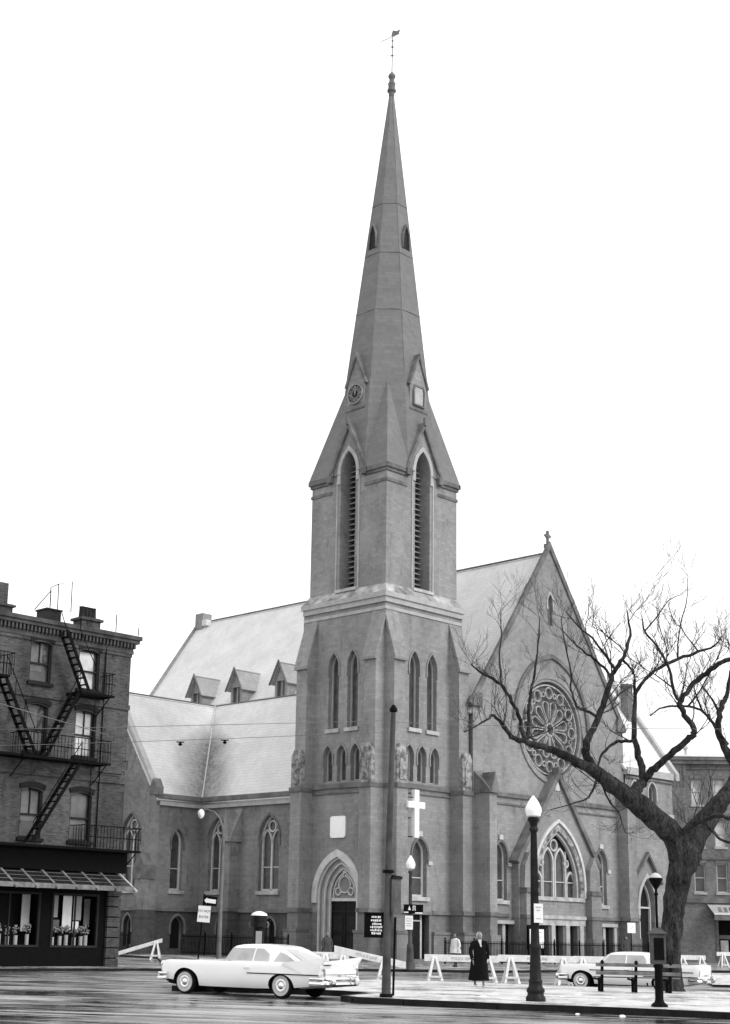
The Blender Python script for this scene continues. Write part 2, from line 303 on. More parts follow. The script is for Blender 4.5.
col = mixv(n, ramp(n, sl_, [(.465, 0), (.56, .7)]), ramp(n, fine, [(.3, .014), (.7, .05)]), ramp(n, fine, [(.3, .3), (.7, .7)]))
n.links.new(col, b.inputs['Base Color'])
n.links.new(ramp(n, mth(n, 'ADD', mth(n, 'MULTIPLY', str2, .45), mth(n, 'ADD', mth(n, 'MULTIPLY', pat, .35), mth(n, 'MULTIPLY', med, .2))), [(.43, .04), (.55, .55)]), b.inputs['Roughness'])
b.inputs['Specular IOR Level'].default_value = .5
bump(n, b, mth(n, 'ADD', mth(n, 'MULTIPLY', fine, .3), mth(n, 'MULTIPLY', sl_, 1.)), .25, .03); M['asphalt'] = m
def paving(name, dry, wet, sn0, sn1, lo, hi):
    m, n, b = nt(name); c = tc(n); q = noise(n, c, .45, 7, .7); q2 = noise(n, c, 3.5, 6, .75); q3 = noise(n, rot_coords(n, c, .3, 1.2), 1., 6, .7)
    k = mth(n, 'ADD', mth(n, 'MULTIPLY', q, .5), mth(n, 'ADD', mth(n, 'MULTIPLY', q2, .2), mth(n, 'MULTIPLY', q3, .3)))
    col = mixv(n, ramp(n, k, [(lo, 0), (hi, 1)]), ramp(n, q2, [(.3, wet), (.7, dry)]), ramp(n, q2, [(.3, sn0), (.7, sn1)]))
    mp = N(n, 'ShaderNodeMapping'); mp.vector_type = 'TEXTURE'; mp.inputs['Rotation'].default_value = (0, 0, ANG); n.links.new(c, mp.inputs[0])
    t = N(n, 'ShaderNodeTexBrick'); n.links.new(mp.outputs[0], t.inputs[0]); t.offset = 0; t.inputs['Scale'].default_value = 1; t.inputs['Brick Width'].default_value = 1.5; t.inputs['Row Height'].default_value = 1.5; t.inputs['Mortar Size'].default_value = .02
    t.inputs['Color1'].default_value = t.inputs['Color2'].default_value = (1, 1, 1, 1); t.inputs['Mortar'].default_value = (.55, .55, .55, 1)
    col = mixv(n, .8, col, t.outputs['Color'], 'MULTIPLY')
    n.links.new(col, b.inputs['Base Color']); n.links.new(ramp(n, k, [(lo, .15), (hi, .6)]), b.inputs['Roughness']); bump(n, b, q2, .4, .04); return m
M['pave'] = paving('snowy_pavement', .3, .13, .42, .78, .42, .52); M['pave2'] = paving('slushy_pavement', .2, .08, .35, .6, .46, .58)
M['kerb'] = simple('wet_granite_kerb', .012, .45, .6, 2.5, bs=.4)
sheet('street', [(-900, -200), (900, -200), (900, 1800), (-900, 1800)], 0, 'asphalt')
island = [(-5.1, 44.6), (-2.9, 45.6), (-1., 47.2), (1.5, 52.5), (2.6, 54.6), (6, 53.6), (7.9, 51.9), (10.6, 50.4), (13.2, 49.0), (16, 46.8), (30, 37), (30, 20.6), (14, 32.4), (9.44, 35.0), (7.3, 36.2), (4.57, 37.1), (2.4, 38.2), (1.25, 39.1), (1.7, 41.9), (.9, 43.3), (-2.9, 45.0)]
island = [(-3.9, 44.0), (-3.6, 45.2), (-1., 48.), (1.5, 52.5), (2.6, 54.6), (6, 53.6), (7.9, 51.9), (10.6, 50.4), (13.2, 49.0), (16, 46.8), (30, 37), (30, 21.6), (14, 32.4), (9.44, 35.0), (7.3, 36.2), (4.57, 37.1), (2.4, 38.1), (1.2, 38.9), (.95, 39.6), (1.75, 41.6), (.9, 42.9), (-2.4, 44.3), (-3.4, 43.9)]
sheet('pavement', island, .15, 'pave', thick=.17, side='kerb')
# kerb stone along the edge of the pavement
mb = MB(); k = len(island)
cen = []
for i in range(10, k):
    p, q = Vector(island[i]), Vector(island[(i+1) % k]); d = (q-p).normalized(); nrm = Vector((-d.y, d.x)); 
    a_, b_ = p-nrm*.02, q-nrm*.02; c_, e_ = q+nrm*.16, p+nrm*.16
    mb.add([(v.x, v.y, z) for z in (-.02, .154) for v in (a_, b_, c_, e_)], [(0, 1, 2, 3), (4, 5, 6, 7), (0, 1, 5, 4), (1, 2, 6, 5), (2, 3, 7, 6), (3, 0, 4, 7)])
tag(mb.build('kerb', 'kerb'), kind='structure')
walk = [(-6.5, 69.3), (2.3, 71.1), (9.2, 74.3), (15.4, 81.5), (23.7, 87), (40, 96), (60, 116), (60, 150), (-40, 150), (-9, 90)]
sheet('pavement', walk, .12, 'pave2', thick=.14, side='kerb')
bx_, by_ = math.cos(PSI), math.sin(PSI)
def LBp(s, d): return (-8.17+bx_*s-by_*d, 66.24+by_*s+bx_*d)
sheet('pavement', [LBp(1.2, -2.6), LBp(1.2, 14), LBp(-24, 14), LBp(-24, -2.6)], .11, 'pave2', thick=.13, side='kerb')
sheet('pavement', [(15.5, 59), (36, 57), (40, 78), (20, 80)], .1, 'pave', thick=.12, side='kerb')
# ------------------------------------------------------------------ the church
O = (4.18536031, 90., 0)
church = empty('church', O, PSI, 'large stone Gothic church with a tall octagonal spire, rose window and snow-dusted slate roofs', 'church')
def FL(c): return lambda s, d, z: (c+d, s, z)      # faces left-front: s runs along y, d goes in along x
def FR(c): return lambda s, d, z: (s, c+d, z)      # faces right-front
TL, TR = FL(-.3), FR(-.3)
M['mottled'] = simple('mottled_weathering', .3, .8, .7, 1.3, bs=.3)
def lancet(parent, T, c, hw, z0, zs, za, dep=.35, hood=.16, hoodoff=.1, sill=True, mull=0, hmat='trim', bars=True, fr=.09, key=False, glass='glass', name='window', fmat='frame'):
    mb = MB(); op = opening(c, hw, z0, zs, za)
    mb.prism(op, dep, dep+.06, 0, T)
    mb.strip(op[:], fr, dep-.1, dep+.02, 1, T, closed=True, off=-fr/2)
    if hood: mb.strip([(c-hw, zs-.5)]+arch(c, hw, zs, za)+[(c+hw, zs-.5)], hood, -.07, .05, 2, T, off=hood/2+.003)
    if sill: mb.box(c-hw-.14, c+hw+.14, -.14, .1, z0-.24, z0-.003, 3, T)
    if bars:
        zb = z0+(zs-z0)*.45; mb.box(c-hw, c+hw, dep-.05, dep+.02, zb-.03, zb+.03, 1, T)
    if mull:
        mb.box(c-.07, c+.07, dep-.1, dep+.02, z0, zs, 1, T)
        for s_ in (-1, 1): mb.strip(arch(c+s_*hw/2, hw/2-.04, zs-.3, zs+.55), .09, dep-.1, dep+.02, 1, T)
        r = hw*.36; cz = zs+(za-zs)*.52
        mb.strip([(c+r*math.cos(a*PI/8), cz+r*math.sin(a*PI/8)) for a in range(16)], .1, dep-.1, dep+.02, 1, T, closed=True)
    if key:
        mb.box(c-.2, c+.17, -.12, .05, za+.12, za+.42, 1, T)
        for s_ in (-1, 1): mb.box(c+s_*(hw+.25)-.17, c+s_*(hw+.25)+.17, -.12, .05, zs-.62, zs-.4, 1, T)
    return mb.build(name, [glass, fmat, hmat, 'ledge', 'hood'], parent)
# --- tower shaft
mb = MB()
hl = [opening(4.12, .46, 14.15, 18., 19.), opening(2.44, .46, 14.15, 18., 19.)]+[opening(c, .4, 10.85, 12.4, 13.1) for c in (2.1, 3.3, 4.5)]
doorC = 3.47
hl_door = opening(doorC, 1.72, .3, 3.9, 6.25)
ow = [(-.3, 0), (7, 0), (7, 21.8), (-.3, 21.8)]
mb.panel(ow, hl+[hl_door], 0, .5, 0, TL)
hr = [opening(2.38, .46, 14.15, 18., 19.), opening(4.04, .46, 14.15, 18., 19.)]+[opening(c, .4, 10.85, 12.4, 13.1) for c in (1.95, 3.1, 4.3)]
hr_win = opening(2.97, .66, 3.95, 6.5, 7.45); hr_door = [(1.7, .3), (1.7, 2.9), (3.75, 2.9), (3.75, .3)]
mb.panel(ow, hr+[hr_win, hr_door], 0, .5, 0, TR)
mb.panel([(-.3, 0), (7, 0), (7, 21.8), (-.3, 21.8)], [], 7.3, 0, 0, TL); mb.panel([(-.3, 0), (7, 0), (7, 21.8), (-.3, 21.8)], [], 7.3, 0, 0, TR)
tower = mb.build('tower', 'stone', church)
for T, cs in ((TL, (4.12, 2.44)), (TR, (2.38, 4.04))):
    for c in cs: lancet(tower, T, c, .46, 14.15, 18., 19., hood=.1, dep=.4, hmat='stone', fmat='trim', bars=False, mull=0)
for T, cs in ((TL, (2.1, 3.3, 4.5)), (TR, (1.95, 3.1, 4.3))):
    for c in cs: lancet(tower, T, c, .4, 10.85, 12.4, 13.1, hood=.1, sill=False, dep=.4, hmat='stone', fmat='trim', bars=False)
lancet(tower, TR, 2.97, .66, 3.95, 6.5, 7.45, dep=.4, hood=.16, key=True, fr=.14, hmat='belt')
# belts, plinth, cornice
def ringbelt(name, z0, z1, p, mat, lo=-.3, hi=7., gap=None, parent=None, prof=None):
    mb = MB()
    for a, c in prof or [(z0, z1, p)] if prof is None else prof: pass
    return mb
class SEP:      # boxes that become one object each
    def __init__(s, name, mat, parent): s.a = (name, mat, parent)
    def box(s, *a, T=None):
        a = a[:6]+(0,); m_ = MB(); m_.box(*a, T=T); m_.build(*s.a)
def belt(segs, parent, mat, lo=-.3, hi=7., name='string_course', breaks=None):
    mb = SEP(name, mat, parent)
    for z0, z1, p in segs:
        if breaks and z0 < 7:
            (a0, a1), (b0, b1) = breaks
            for x0, x1 in ((lo-p, a0), (a1, hi+p)): mb.box(lo-p, lo-.003, x0, x1, z0, z1)     # left face
            for x0, x1 in ((lo, b0), (b1, hi+p)): mb.box(x0, x1, lo-p, lo-.003, z0, z1)        # right face
        else:
            mb.box(lo-p, hi+p, lo-p, hi+p, z0, z1)
belt([(2.93, 3.15, .14)], tower, 'belt', breaks=((1.35, 5.6), (1.3, 4.1)))
belt([(0, 1.75, .2), (1.75, 1.9, .26)], tower, 'stone', name='plinth', breaks=((1.35, 5.6), (1.3, 4.1)))
mb = SEP('string_course', 'belt', tower)
for T in (TL, TR):
    mb.box(.75, 5.75, -.16, -.003, 10.42, 10.72, 0, T=T); mb.box(.75, 5.75, -.1, -.003, 10.1, 10.2, 0, T=T)
belt([(21.3, 21.5, .06), (21.76, 22.1, .12), (22.1, 22.42, .22)], tower, 'trim', name='cornice', hi=6.85)
mb = MB(); a0, a1, b0, b1 = -.48, 7.02, -.02, 6.82
mb.loft([[(a0, a0, 22.43), (a1, a0, 22.43), (a1, a1, 22.43), (a0, a1, 22.43)], [(b0, b0, 23.05), (b1, b0, 23.05), (b1, b1, 23.05), (b0, b1, 23.05)]])
mb.build('weathering', 'mottled', tower)
# buttresses (two stages with sloped tops) : plane outward o
def buttress(T, s0, s1, base, parent, lowz=10.56, g=True):
    mb = MB()
    # lower stage
    mb.prism([(s0, 0), (s1, 0), (s1, lowz), (s0, lowz)], -1.1, .05, 0, T)
    mb.box(s0-.1, s1+.1, -1.3, -.02, 0, 1.75, 0, T); mb.box(s0-.14, s1+.14, -1.34, -.02, 1.75, 1.92, 1, T)
    mb.box(s0-.06, s1+.06, -1.22, -.02, 2.93, 3.17, 1, T)
    mb.box(s0-.05, s1+.05, -1.2, -.02, lowz-.3, lowz-.02, 1, T)
    # upper stage with weathering up to the wall
    y = [(-.8, lowz), (-.8, 18.2), (.02, 20.95), (.02, lowz)]
    vs = [T(s, d, z) for s in (s0, s1) for d, z in y]
    mb.add(vs, [(0, 1, 2, 3), (7, 6, 5, 4), (0, 4, 5, 1), (1, 5, 6, 2), (2, 6, 7, 3), (3, 7, 4, 0)], 0)
    y = [(-.97, 18.05), (-.97, 18.2), (-.0, 21.35), (.0, 21.0), (-.8, 18.05)]
    vs = [T(s, d, z) for s in (s0-.1, s1+.1) for d, z in y]
    mb.add(vs, [(0, 1, 2, 3, 4), (9, 8, 7, 6, 5), (0, 5, 6, 1), (1, 6, 7, 2), (2, 7, 8, 3), (3, 8, 9, 4), (4, 9, 5, 0)], 3)
    if g:   # carved gablet on the set-off
        c = (s0+s1)/2; h = (s1-s0)/2
        mb.prism([(c-h, lowz), (c+h, lowz), (c+h, 12.5), (c+h*.5, 12.9), (c-h*.5, 12.9), (c-h, 12.5)], -1.08, -.78, 2, T)
        mb.prism([(c-h*.55, lowz+.2), (c+h*.55, lowz+.2), (c+h*.55, 11.9), (c, 12.5), (c-h*.55, 11.9)], -1.16, -1.09, 2, T)
    return mb.build('buttress', ['stone', 'belt', 'carved', 'stone'], parent)
for T in (TL, TR):
    buttress(T, -.297, .68, 0, tower); buttress(T, 5.76, 6.7, 0, tower)
# left door: receding orders, tympanum, leaves
mb = MB(); T = TL
for k_, (hw, d0, d1, za) in enumerate(((1.72, .0, .26, 6.25), (1.46, .26, .5, 5.95), (1.22, .5, .74, 5.65))):
    op = opening(doorC, hw, .3, 3.9, za)
    if k_ < 2:
        nx_ = opening(doorC, hw-.26, .3, 3.9, za-.3)
        mb.panel(op, [nx_], d1, .24, 0, T)
    mb.strip([(doorC-hw, .3)]+arch(doorC, hw, 3.9, za)+[(doorC+hw, .3)], .1, d0+.02, d0+.14, 1, T, off=-.06)
mb.strip([(doorC-1.72, 3.5)]+arch(doorC, 1.72, 3.9, 6.25)+[(doorC+1.72, 3.5)], .42, -.12, .04, 2, T, off=.215)
mb.prism(opening(doorC, 1.2, 3.78, 3.9, 5.65), .72, .8, 4, T)
mb.box(doorC-1.2, doorC+1.2, .6, .8, 3.62, 3.8, 1, T)
for (ox, oz, r) in ((0, 4.62, .5), (-.55, 4.2, .22), (.55, 4.2, .22), (0, 5.28, .16)):
    mb.strip([(doorC+ox+r*math.cos(a*PI/8), oz+r*math.sin(a*PI/8)) for a in range(16)], .07, .6, .74, 1, T, closed=True)
mb.strip(opening(doorC, .95, 3.8, 3.9, 5.35), .08, .6, .74, 1, T)
o = mb.build('portal', ['trim', 'hood', 'hood', 'door', 'stone'], tower)
mb = MB(); mb.box(doorC-1.22, doorC+1.22, .74, .8, .3, 3.64, 0, T)
mb.box(doorC-.02, doorC+.02, .7, .74, .3, 3.6, 1, T); mb.box(doorC-1.2, doorC+1.2, .7, .74, 2.95, 3.05, 1, T)
for s_ in (-.6, .6):
    for z_ in (.6, 1.8): mb.box(doorC+s_-.38, doorC+s_+.38, .71, .745, z_, z_+.95, 1, T)
mb.build('door', ['door', 'dframe'], tower)
mb = MB(); mb.box(doorC-2.1, doorC+1.9, -.55, .9, .0, .3, 0, T); mb.box(doorC-2.3, doorC+2.1, -.9, -.55, 0, .22, 0, T); mb.build('doorstep', 'trim', tower)
# rounded white plaque
mb = MB(); c, z, h, r = 3.45, 8.06, .66, .17; pts = []
for qx, qz, a0 in ((1, 1, 0), (-1, 1, 90), (-1, -1, 180), (1, -1, 270)):
    for a in range(0, 91, 15): t = math.radians(a0+a); pts.append((c+qx*(h-r)+r*math.cos(t), z+qz*(h-r)+r*math.sin(t)))
mb.prism(pts, -.1, .02, 0, TL); mb.build('plaque', 'white', tower)
# right door under the window
mb = MB(); T = TR
mb.box(1.52, 1.7, -.12, .3, .3, 3.06, 0, T); mb.box(3.75, 3.95, -.12, .3, .3, 3.06, 0, T); mb.box(1.5, 3.97, -.2, .2, 2.9, 3.1, 2, T)
mb.box(1.7, 3.75, .28, .34, .3, 2.9, 1, T); mb.box(3.3, 3.42, .2, .3, .3, 2.9, 3, T); mb.box(1.75, 3.3, .2, .3, 2.5, 2.58, 3, T); mb.box(1.6, 3.9, -.5, .3, 0, .3, 0, T)
mb.build('door', ['stone', 'door', 'belt', 'frame'], tower)
# --- belfry
bl = MB()
lo, hi = 0., 6.8; bc = 3.4
out_ = [(lo, 22.4), (hi, 22.4), (hi, 30.9), (bc+1.6, 30.9), (bc, 34.0), (bc-1.6, 30.9), (lo, 30.9)]
bop = opening(bc, .72, 23.15, 31.0, 32.45)
BL, BR = FL(0.), FR(0.); B3, B4 = (lambda s, d, z: (6.8-d, s, z)), (lambda s, d, z: (s, 6.8-d, z))
for T in (BL, BR, B3, B4): bl.panel(out_, [bop], 0, 1.5, 0, T)
belfry = bl.build('belfry', 'stone', church)
for T in (BL, BR, B3, B4):
    mb = MB(); mb.prism(opening(bc, .74, 23.15, 31., 32.45), 1.5, 1.56, 0, T)
    for k_ in range(24):
        z = 23.3+k_*.36
        w_ = .72 if z < 31 else .72*max(.1, (32.4-z)/1.5)
        p = [T(bc+s_*w_, d, z+dz) for s_ in (-1, 1) for d, dz in ((.75, 0), (.75, .05), (1.3, .36), (1.3, .31))]
        mb.add(p, [(0, 1, 2, 3), (7, 6, 5, 4), (0, 4, 5, 1), (1, 5, 6, 2), (2, 6, 7, 3), (3, 7, 4, 0)], 1)
    mb.box(bc-.04, bc+.04, .68, .76, 23.15, 32.2, 1, T)
    mb.build('louvre', ['black', 'stone'], belfry)
    mb = MB()
    mb.strip([(bc-.72, 30.3)]+arch(bc, .72, 31., 32.45)+[(bc+.72, 30.3)], .26, -.08, .04, 0, T, off=.135)
    mb.strip([(bc-1.78, 30.75), (bc, 34.25), (bc+1.78, 30.75)], .2, -.2, 2.4, 1, T)
    mb.box(bc-.09, bc+.09, -.3, -.1, 34.2, 34.75, 1, T)
    for s_ in (-1, 1):
        mb.box(bc+s_*1.3-.13, bc+s_*1.3+.13, -.1, -.003, 23.05, 30.9, 0, T) if False else None
        mb.box(bc+s_*1.0-.05, bc+s_*1.0+.05, -.06, -.003, 23.05, 30.6, 0, T)
        mb.box(bc+s_*1.55-.2, bc+s_*1.55+.2, -.3, -.003, 30.5, 30.95, 1, T)
    mb.box(bc-.95, bc+.95, -.2, .1, 22.95, 23.15, 2, T)
    mb.build('gable_hood', ['trim', 'belt', 'ledge'], belfry)
for cxn, cyn in ((0, 0), (1, 0), (0, 1), (1, 1)):
    mb = MB()
    for z0, z1, p in ((29.75, 29.95, .06), (30.45, 30.65, .1), (30.65, 30.93, .2)):
        X = (lo-p, bc-1.5) if not cxn else (bc+1.5, hi+p); Y = (lo-p, bc-1.5) if not cyn else (bc+1.5, hi+p)
        ex = lo if not cxn else hi; ey = lo if not cyn else hi
        xa = (ex-p, ex-.002) if not cxn else (ex+.002, ex+p); ya = (ey-p, ey-.002) if not cyn else (ey+.002, ey+p)
        mb.box(*xa, *Y, z0, z1); mb.box(X[0]+.001, X[1], *ya, z0+.001, z1-.001)
    mb.build('cornice', 'belt', belfry)
# --- spire
AX = 3.4; ZB, ZT = 30.9, 61.3; W0 = 3.49
def oct_r(z): return W0*(ZT-z)/(ZT-ZB)
mb = MB(); t8 = math.tan(PI/8)
def facet(k, z0, z1, notch=False):
    a = k*PI/4; nx, ny = math.cos(a), math.sin(a); tx, ty = -ny, nx
    def P(s, z): r = oct_r(z); return (AX+nx*r+tx*s, AX+ny*r+ty*s, z)
    if notch:
        h0, h1 = oct_r(z0)*t8, oct_r(z1)*t8
        mb.add([P(-h0, z0), P(-.8, z0), P(-.8, 32.), P(0, 33.4), P(-h1, z1), P(0, z1), P(h0, z0), P(.8, z0), P(.8, 32.), P(h1, z1)], [(0, 1, 2), (0, 2, 4), (2, 3, 4), (3, 5, 4), (6, 8, 7), (6, 9, 8), (8, 9, 3), (3, 9, 5)], 0)
    else:
        h0, h1 = oct_r(z0)*t8, oct_r(z1)*t8
        mb.add([P(-h0, z0), P(h0, z0), P(h1, z1), P(-h1, z1)], [(0, 1, 2, 3)], 0)
for k_ in range(8):
    facet(k_, ZB, 38., notch=(k_ % 2 == 0)); facet(k_, 38., ZT-1.2)
for sx in (-1, 1):
    for sy in (-1, 1):
        C = (AX+sx*3.58, AX+sy*3.58, 30.93); h = oct_r(30.9)
        P1 = (AX+sx*h, AX+sy*h*t8, 30.93); P2 = (AX+sx*h*t8, AX+sy*h, 30.93); r = oct_r(37.4)/math.sqrt(2); A_ = (AX+sx*r, AX+sy*r, 37.4)
        P1 = (AX+sx*3.58, AX+sy*1.3, 30.93); P2 = (AX+sx*1.3, AX+sy*3.58, 30.93)
        q1 = (AX+sx*oct_r(37.4)*.995, AX+sy*oct_r(37.4)*t8, 37.4)
        mb.add([C, P1, P2, A_], [(0, 1, 3), (0, 2, 3), (1, 2, 3)], 0)
spire = mb.build('spire', 'spire', church)
mb = MB()
for z in (42.6, 47.0, 50.9): 
    r = (oct_r(z)+.03)/math.cos(PI/8); mb.lathe([(r-.02, z), (r, z+.02), (r-.01, z+.07), (r-.06, z+.1)], (AX, AX), 8, ph=PI/8)
for k_ in range(8):
    a = PI/8+k_*PI/4
    mb.tube([(AX+math.cos(a)*(oct_r(z)/math.cos(PI/8)), AX+math.sin(a)*(oct_r(z)/math.cos(PI/8)), z) for z in (37.6, 60.3)], .02, 5)
mb.build('flashing', 'belt', spire)
pt = Matrix.Translation((AX, AX, 30.9)); spire.matrix_local = pt @ Matrix.Rotation(.0062, 4, Vector((.695, .72, 0))) @ pt.inverted()
mb = MB(); mb.lathe([(.2, 59.9), (.22, 60.2), (.32, 60.3), (.32, 60.42), (.25, 60.5), (.25, 60.8), (.28, 60.9), (.2, 61.05), (.17, 61.3), (.26, 61.45), (.26, 61.6), (.14, 61.75), (.04, 61.9)], (AX, AX), 12)
mb.build('finial', 'belt', spire, smooth=True)
mb = MB(); mb.tube([(AX, AX, 61.8), (AX, AX, 65.1)], .034, 6)
for z, L in ((63.9, .42), (63.2, .45)): 
    mb.tube([(AX-L*.7, AX+L*.7, z), (AX+L*.7, AX-L*.7, z)], .014, 5); mb.tube([(AX-L*.7, AX-L*.7, z), (AX+L*.7, AX+L*.7, z)], .014, 5)
    mb.lathe([(.02, z-.1), (.1, z), (.02, z+.1)], (AX, AX), 8)
mb.tube([(AX-.6, AX+.55, 64.3), (AX+.35, AX-.35, 65.)], .025, 5); mb.lathe([(.02, 64.3), (.09, 64.4), (.02, 64.5)], (AX, AX), 8)
mb.prism([(-.1, 64.8), (.1, 64.75), (.45, 65.0), (.55, 65.35), (.3, 65.2), (0, 65.25)], -.02, .02, 0, lambda s, d, z: (AX+s*.7+d*.7, AX-s*.7+d*.7, z))
mb.build('weathervane', 'belt', spire)
# lucarnes: clock stage and upper vents
for k_, (nx, ny) in enumerate(((-1, 0), (0, -1), (1, 0), (0, 1))):
    tx, ty = (ny, nx) if True else (0, 0); tx, ty = -ny, nx
    def T(s, d, z, nx=nx, ny=ny, tx=tx, ty=ty): return (AX+nx*(2.92-d)+tx*s, AX+ny*(2.92-d)+ty*s, z)
    mb = MB()
    out_ = [(-.8, 35.5), (.8, 35.5), (.8, 37.3), (0, 39.15), (-.8, 37.3)]
    mb.prism(out_, 0, 1.4, 0, T)
    mb.strip([(-.93, 37.1), (0, 39.3), (.93, 37.1)], .15, -.12, 1.6, 1, T)
    mb.box(-.88, .88, -.1, .4, 35.36, 35.5, 1, T)
    lu = mb.build('lucarne', ['stone', 'belt'], spire)
    if k_ in (0, 2, 3):
        mb = MB(); R = .66; cz = 36.5
        mb.prism([(R*math.cos(a*PI/14), cz+R*math.sin(a*PI/14)) for a in range(28)], -.08, .01, 0, T)
        mb.strip([(R*math.cos(a*PI/14), cz+R*math.sin(a*PI/14)) for a in range(28)], .1, -.13, .01, 1, T, closed=True)
        mb.strip([(.3*math.cos(a*PI/14), cz+.3*math.sin(a*PI/14)) for a in range(28)], .05, -.1, .01, 1, T, closed=True)
        for hnum in range(12):
            a = hnum*PI/6
            for off in ((-.05, .05) if hnum % 3 else (-.07, 0, .07)):
                ca, sa = math.cos(a), math.sin(a); p0, p1 = (ca*.36-sa*off, cz+sa*.36+ca*off), (ca*.56-sa*off, cz+sa*.56+ca*off)
                mb.strip([p0, p1], .045, -.1, -.075, 1, T)
        mb.strip([(0, cz-.1), (.1, cz+.34)], .07, -.13, -.1, 1, T); mb.strip([(0, cz), (-.08, cz+.5)], .05, -.13, -.1, 1, T)
        mb.build('clock', ['door', 'stone'], lu)
    else:
        mb = MB(); mb.prism([(-.4, 35.85), (.4, 35.85), (.42, 36.75), (.34, 37.05), (-.34, 37.05), (-.46, 36.75)], -.08, .02, 0, T)
        mb.strip([(-.5, 35.75), (.5, 35.75), (.5, 36.78), (.37, 37.1), (-.37, 37.1), (-.5, 36.78)], .1, -.14, .02, 1, T, closed=True)
        mb.build('clock', ['trim', 'belt'], lu)
    def T2(s, d, z, nx=nx, ny=ny, tx=tx, ty=ty): return (AX+nx*(1.6-d)+tx*s, AX+ny*(1.6-d)+ty*s, z)
    mb = MB(); mb.prism([(-.3, 47.5), (.3, 47.5), (.24, 48.6), (0, 49.2), (-.24, 48.6)], 0, .9, 0, T2)
    mb.strip([(-.34, 47.5), (-.28, 48.6), (0, 49.3), (.28, 48.6), (.34, 47.5)], .07, -.08, .9, 1, T2)
    mb.build('vent', ['ironw', 'belt'], spire)
# --- nave and great gable (facade plane y = -1.4)
FC = -1.4; TF = FR(FC); NC = 15.0
rose_z, rose_r = 15.35, 3.45
mb = MB()
circ = [(NC+rose_r*math.cos(a*PI/20), rose_z+rose_r*math.sin(a*PI/20)) for a in range(40)]
w1 = opening(9.42, .62, 3.95, 6.7, 7.6); w2 = opening(20.3, .62, 3.95, 6.7, 7.6); att = opening(NC, .27, 22.5, 24.1, 24.7)
d1 = [(8.75, .3), (8.75, 2.5), (10.55, 2.5), (10.55, .3)]; d2 = [(19.4, .3), (19.4, 2.5), (21.5, 2.5), (21.5, .3)]
mb.panel([(6.73, 0), (23.3, 0), (23.3, 16.4), (NC, 28.0), (6.73, 16.4)], [circ, w1, w2, att, d1, d2], 0, .4, 0, TF)
mb.panel([(6.73, 0), (23.3, 0), (23.3, 16.4), (NC, 28.0), (6.73, 16.4)], [], 37.6, 0, 0, TF)
mb.panel([(-1.4, 0), (36.2, 0), (36.2, 16.1), (-1.4, 16.1)], [], 0, 0, 0, FL(6.95)); mb.panel([(-1.4, 0), (36.2, 0), (36.2, 16.1), (-1.4, 16.1)], [], 0, 0, 0, FL(23.1))
nave = mb.build('nave', 'stone', church)
mb = MB()
mb.strip([(6.5, 16.1), (NC, 28.18), (23.5, 16.1)], .34, -.12, .08, 0, TF)
mb.prism([(6.6, 16.0), (7.5, 16.0), (7.5, 16.9), (6.6, 16.5)], -.2, .6, 0, TF); mb.prism([(22.5, 16.0), (23.45, 16.0), (23.4, 16.5), (22.5, 16.9)], -.2, .6, 0, TF)
mb.build('coping', 'belt', nave)
mb = MB(); T = TF
mb.box(NC-.07, NC+.07, .02, .18, 28.1, 29.25, 0, T); mb.box(NC-.32, NC+.32, .03, .17, 28.82, 28.95, 0, T)
mb.strip([(NC+.19*math.cos(a*PI/8), 28.88+.19*math.sin(a*PI/8)) for a in range(16)], .06, .05, .16, 0, T, closed=True)
mb.box(NC-.2, NC+.2, -.05, .3, 28.0, 28.3, 0, T); mb.build('gable_cross', 'belt', nave)
mb = SEP('string_course', 'belt', nave)
mb.box(7.6, 12.9, -.16, -.003, 10.45, 10.72, 0, T=TF); mb.box(16.5, 22.3, -.16, -.003, 10.45, 10.72, 0, T=TF)
mb.box(7.6, 10.2, -.12, -.003, 2.93, 3.14, 0, T=TF); mb.box(19.1, 22.3, -.12, -.003, 2.93, 3.14, 0, T=TF)
mb.box(7.6, 12.9, -.08, -.003, 9.95, 10.05, 0, T=TF); mb.box(16.5, 22.3, -.08, -.003, 9.95, 10.05, 0, T=TF)
lancet(nave, TF, 9.42, .62, 3.95, 6.7, 7.6, hood=.16, key=True, fr=.1, hmat='belt'); lancet(nave, TF, 20.3, .62, 3.95, 6.7, 7.6, hood=.16, key=True, fr=.1, hmat='belt')  # hood moulds in the dark belt stone, their shadow put into the colour
lancet(nave, TF, NC, .27, 22.5, 24.1, 24.7, hood=.14, sill=False, bars=False, glass='black', fmat='trim')
for a_, b_ in ((8.75, 10.55), (19.4, 21.5)):
    mb = MB(); mb.box(a_, b_, .34, .4, .3, 2.5, 0, TF); mb.box(a_-.3, a_, -.14, .1, .2, 2.55, 1, TF); mb.box(b_, b_+.3, -.14, .1, .2, 2.55, 1, TF); mb.box(a_-.35, b_+.35, -.2, .1, 2.5, 2.72, 2, TF)
    c = (a_+b_)/2; mb.box(c-.14, c+.14, -.05, .34, .3, 2.5, 1, TF); mb.box(a_, b_, .3, .36, 1.2, 1.28, 3, TF)
    mb.build('door', ['door', 'trim', 'trim', 'dframe'], nave)
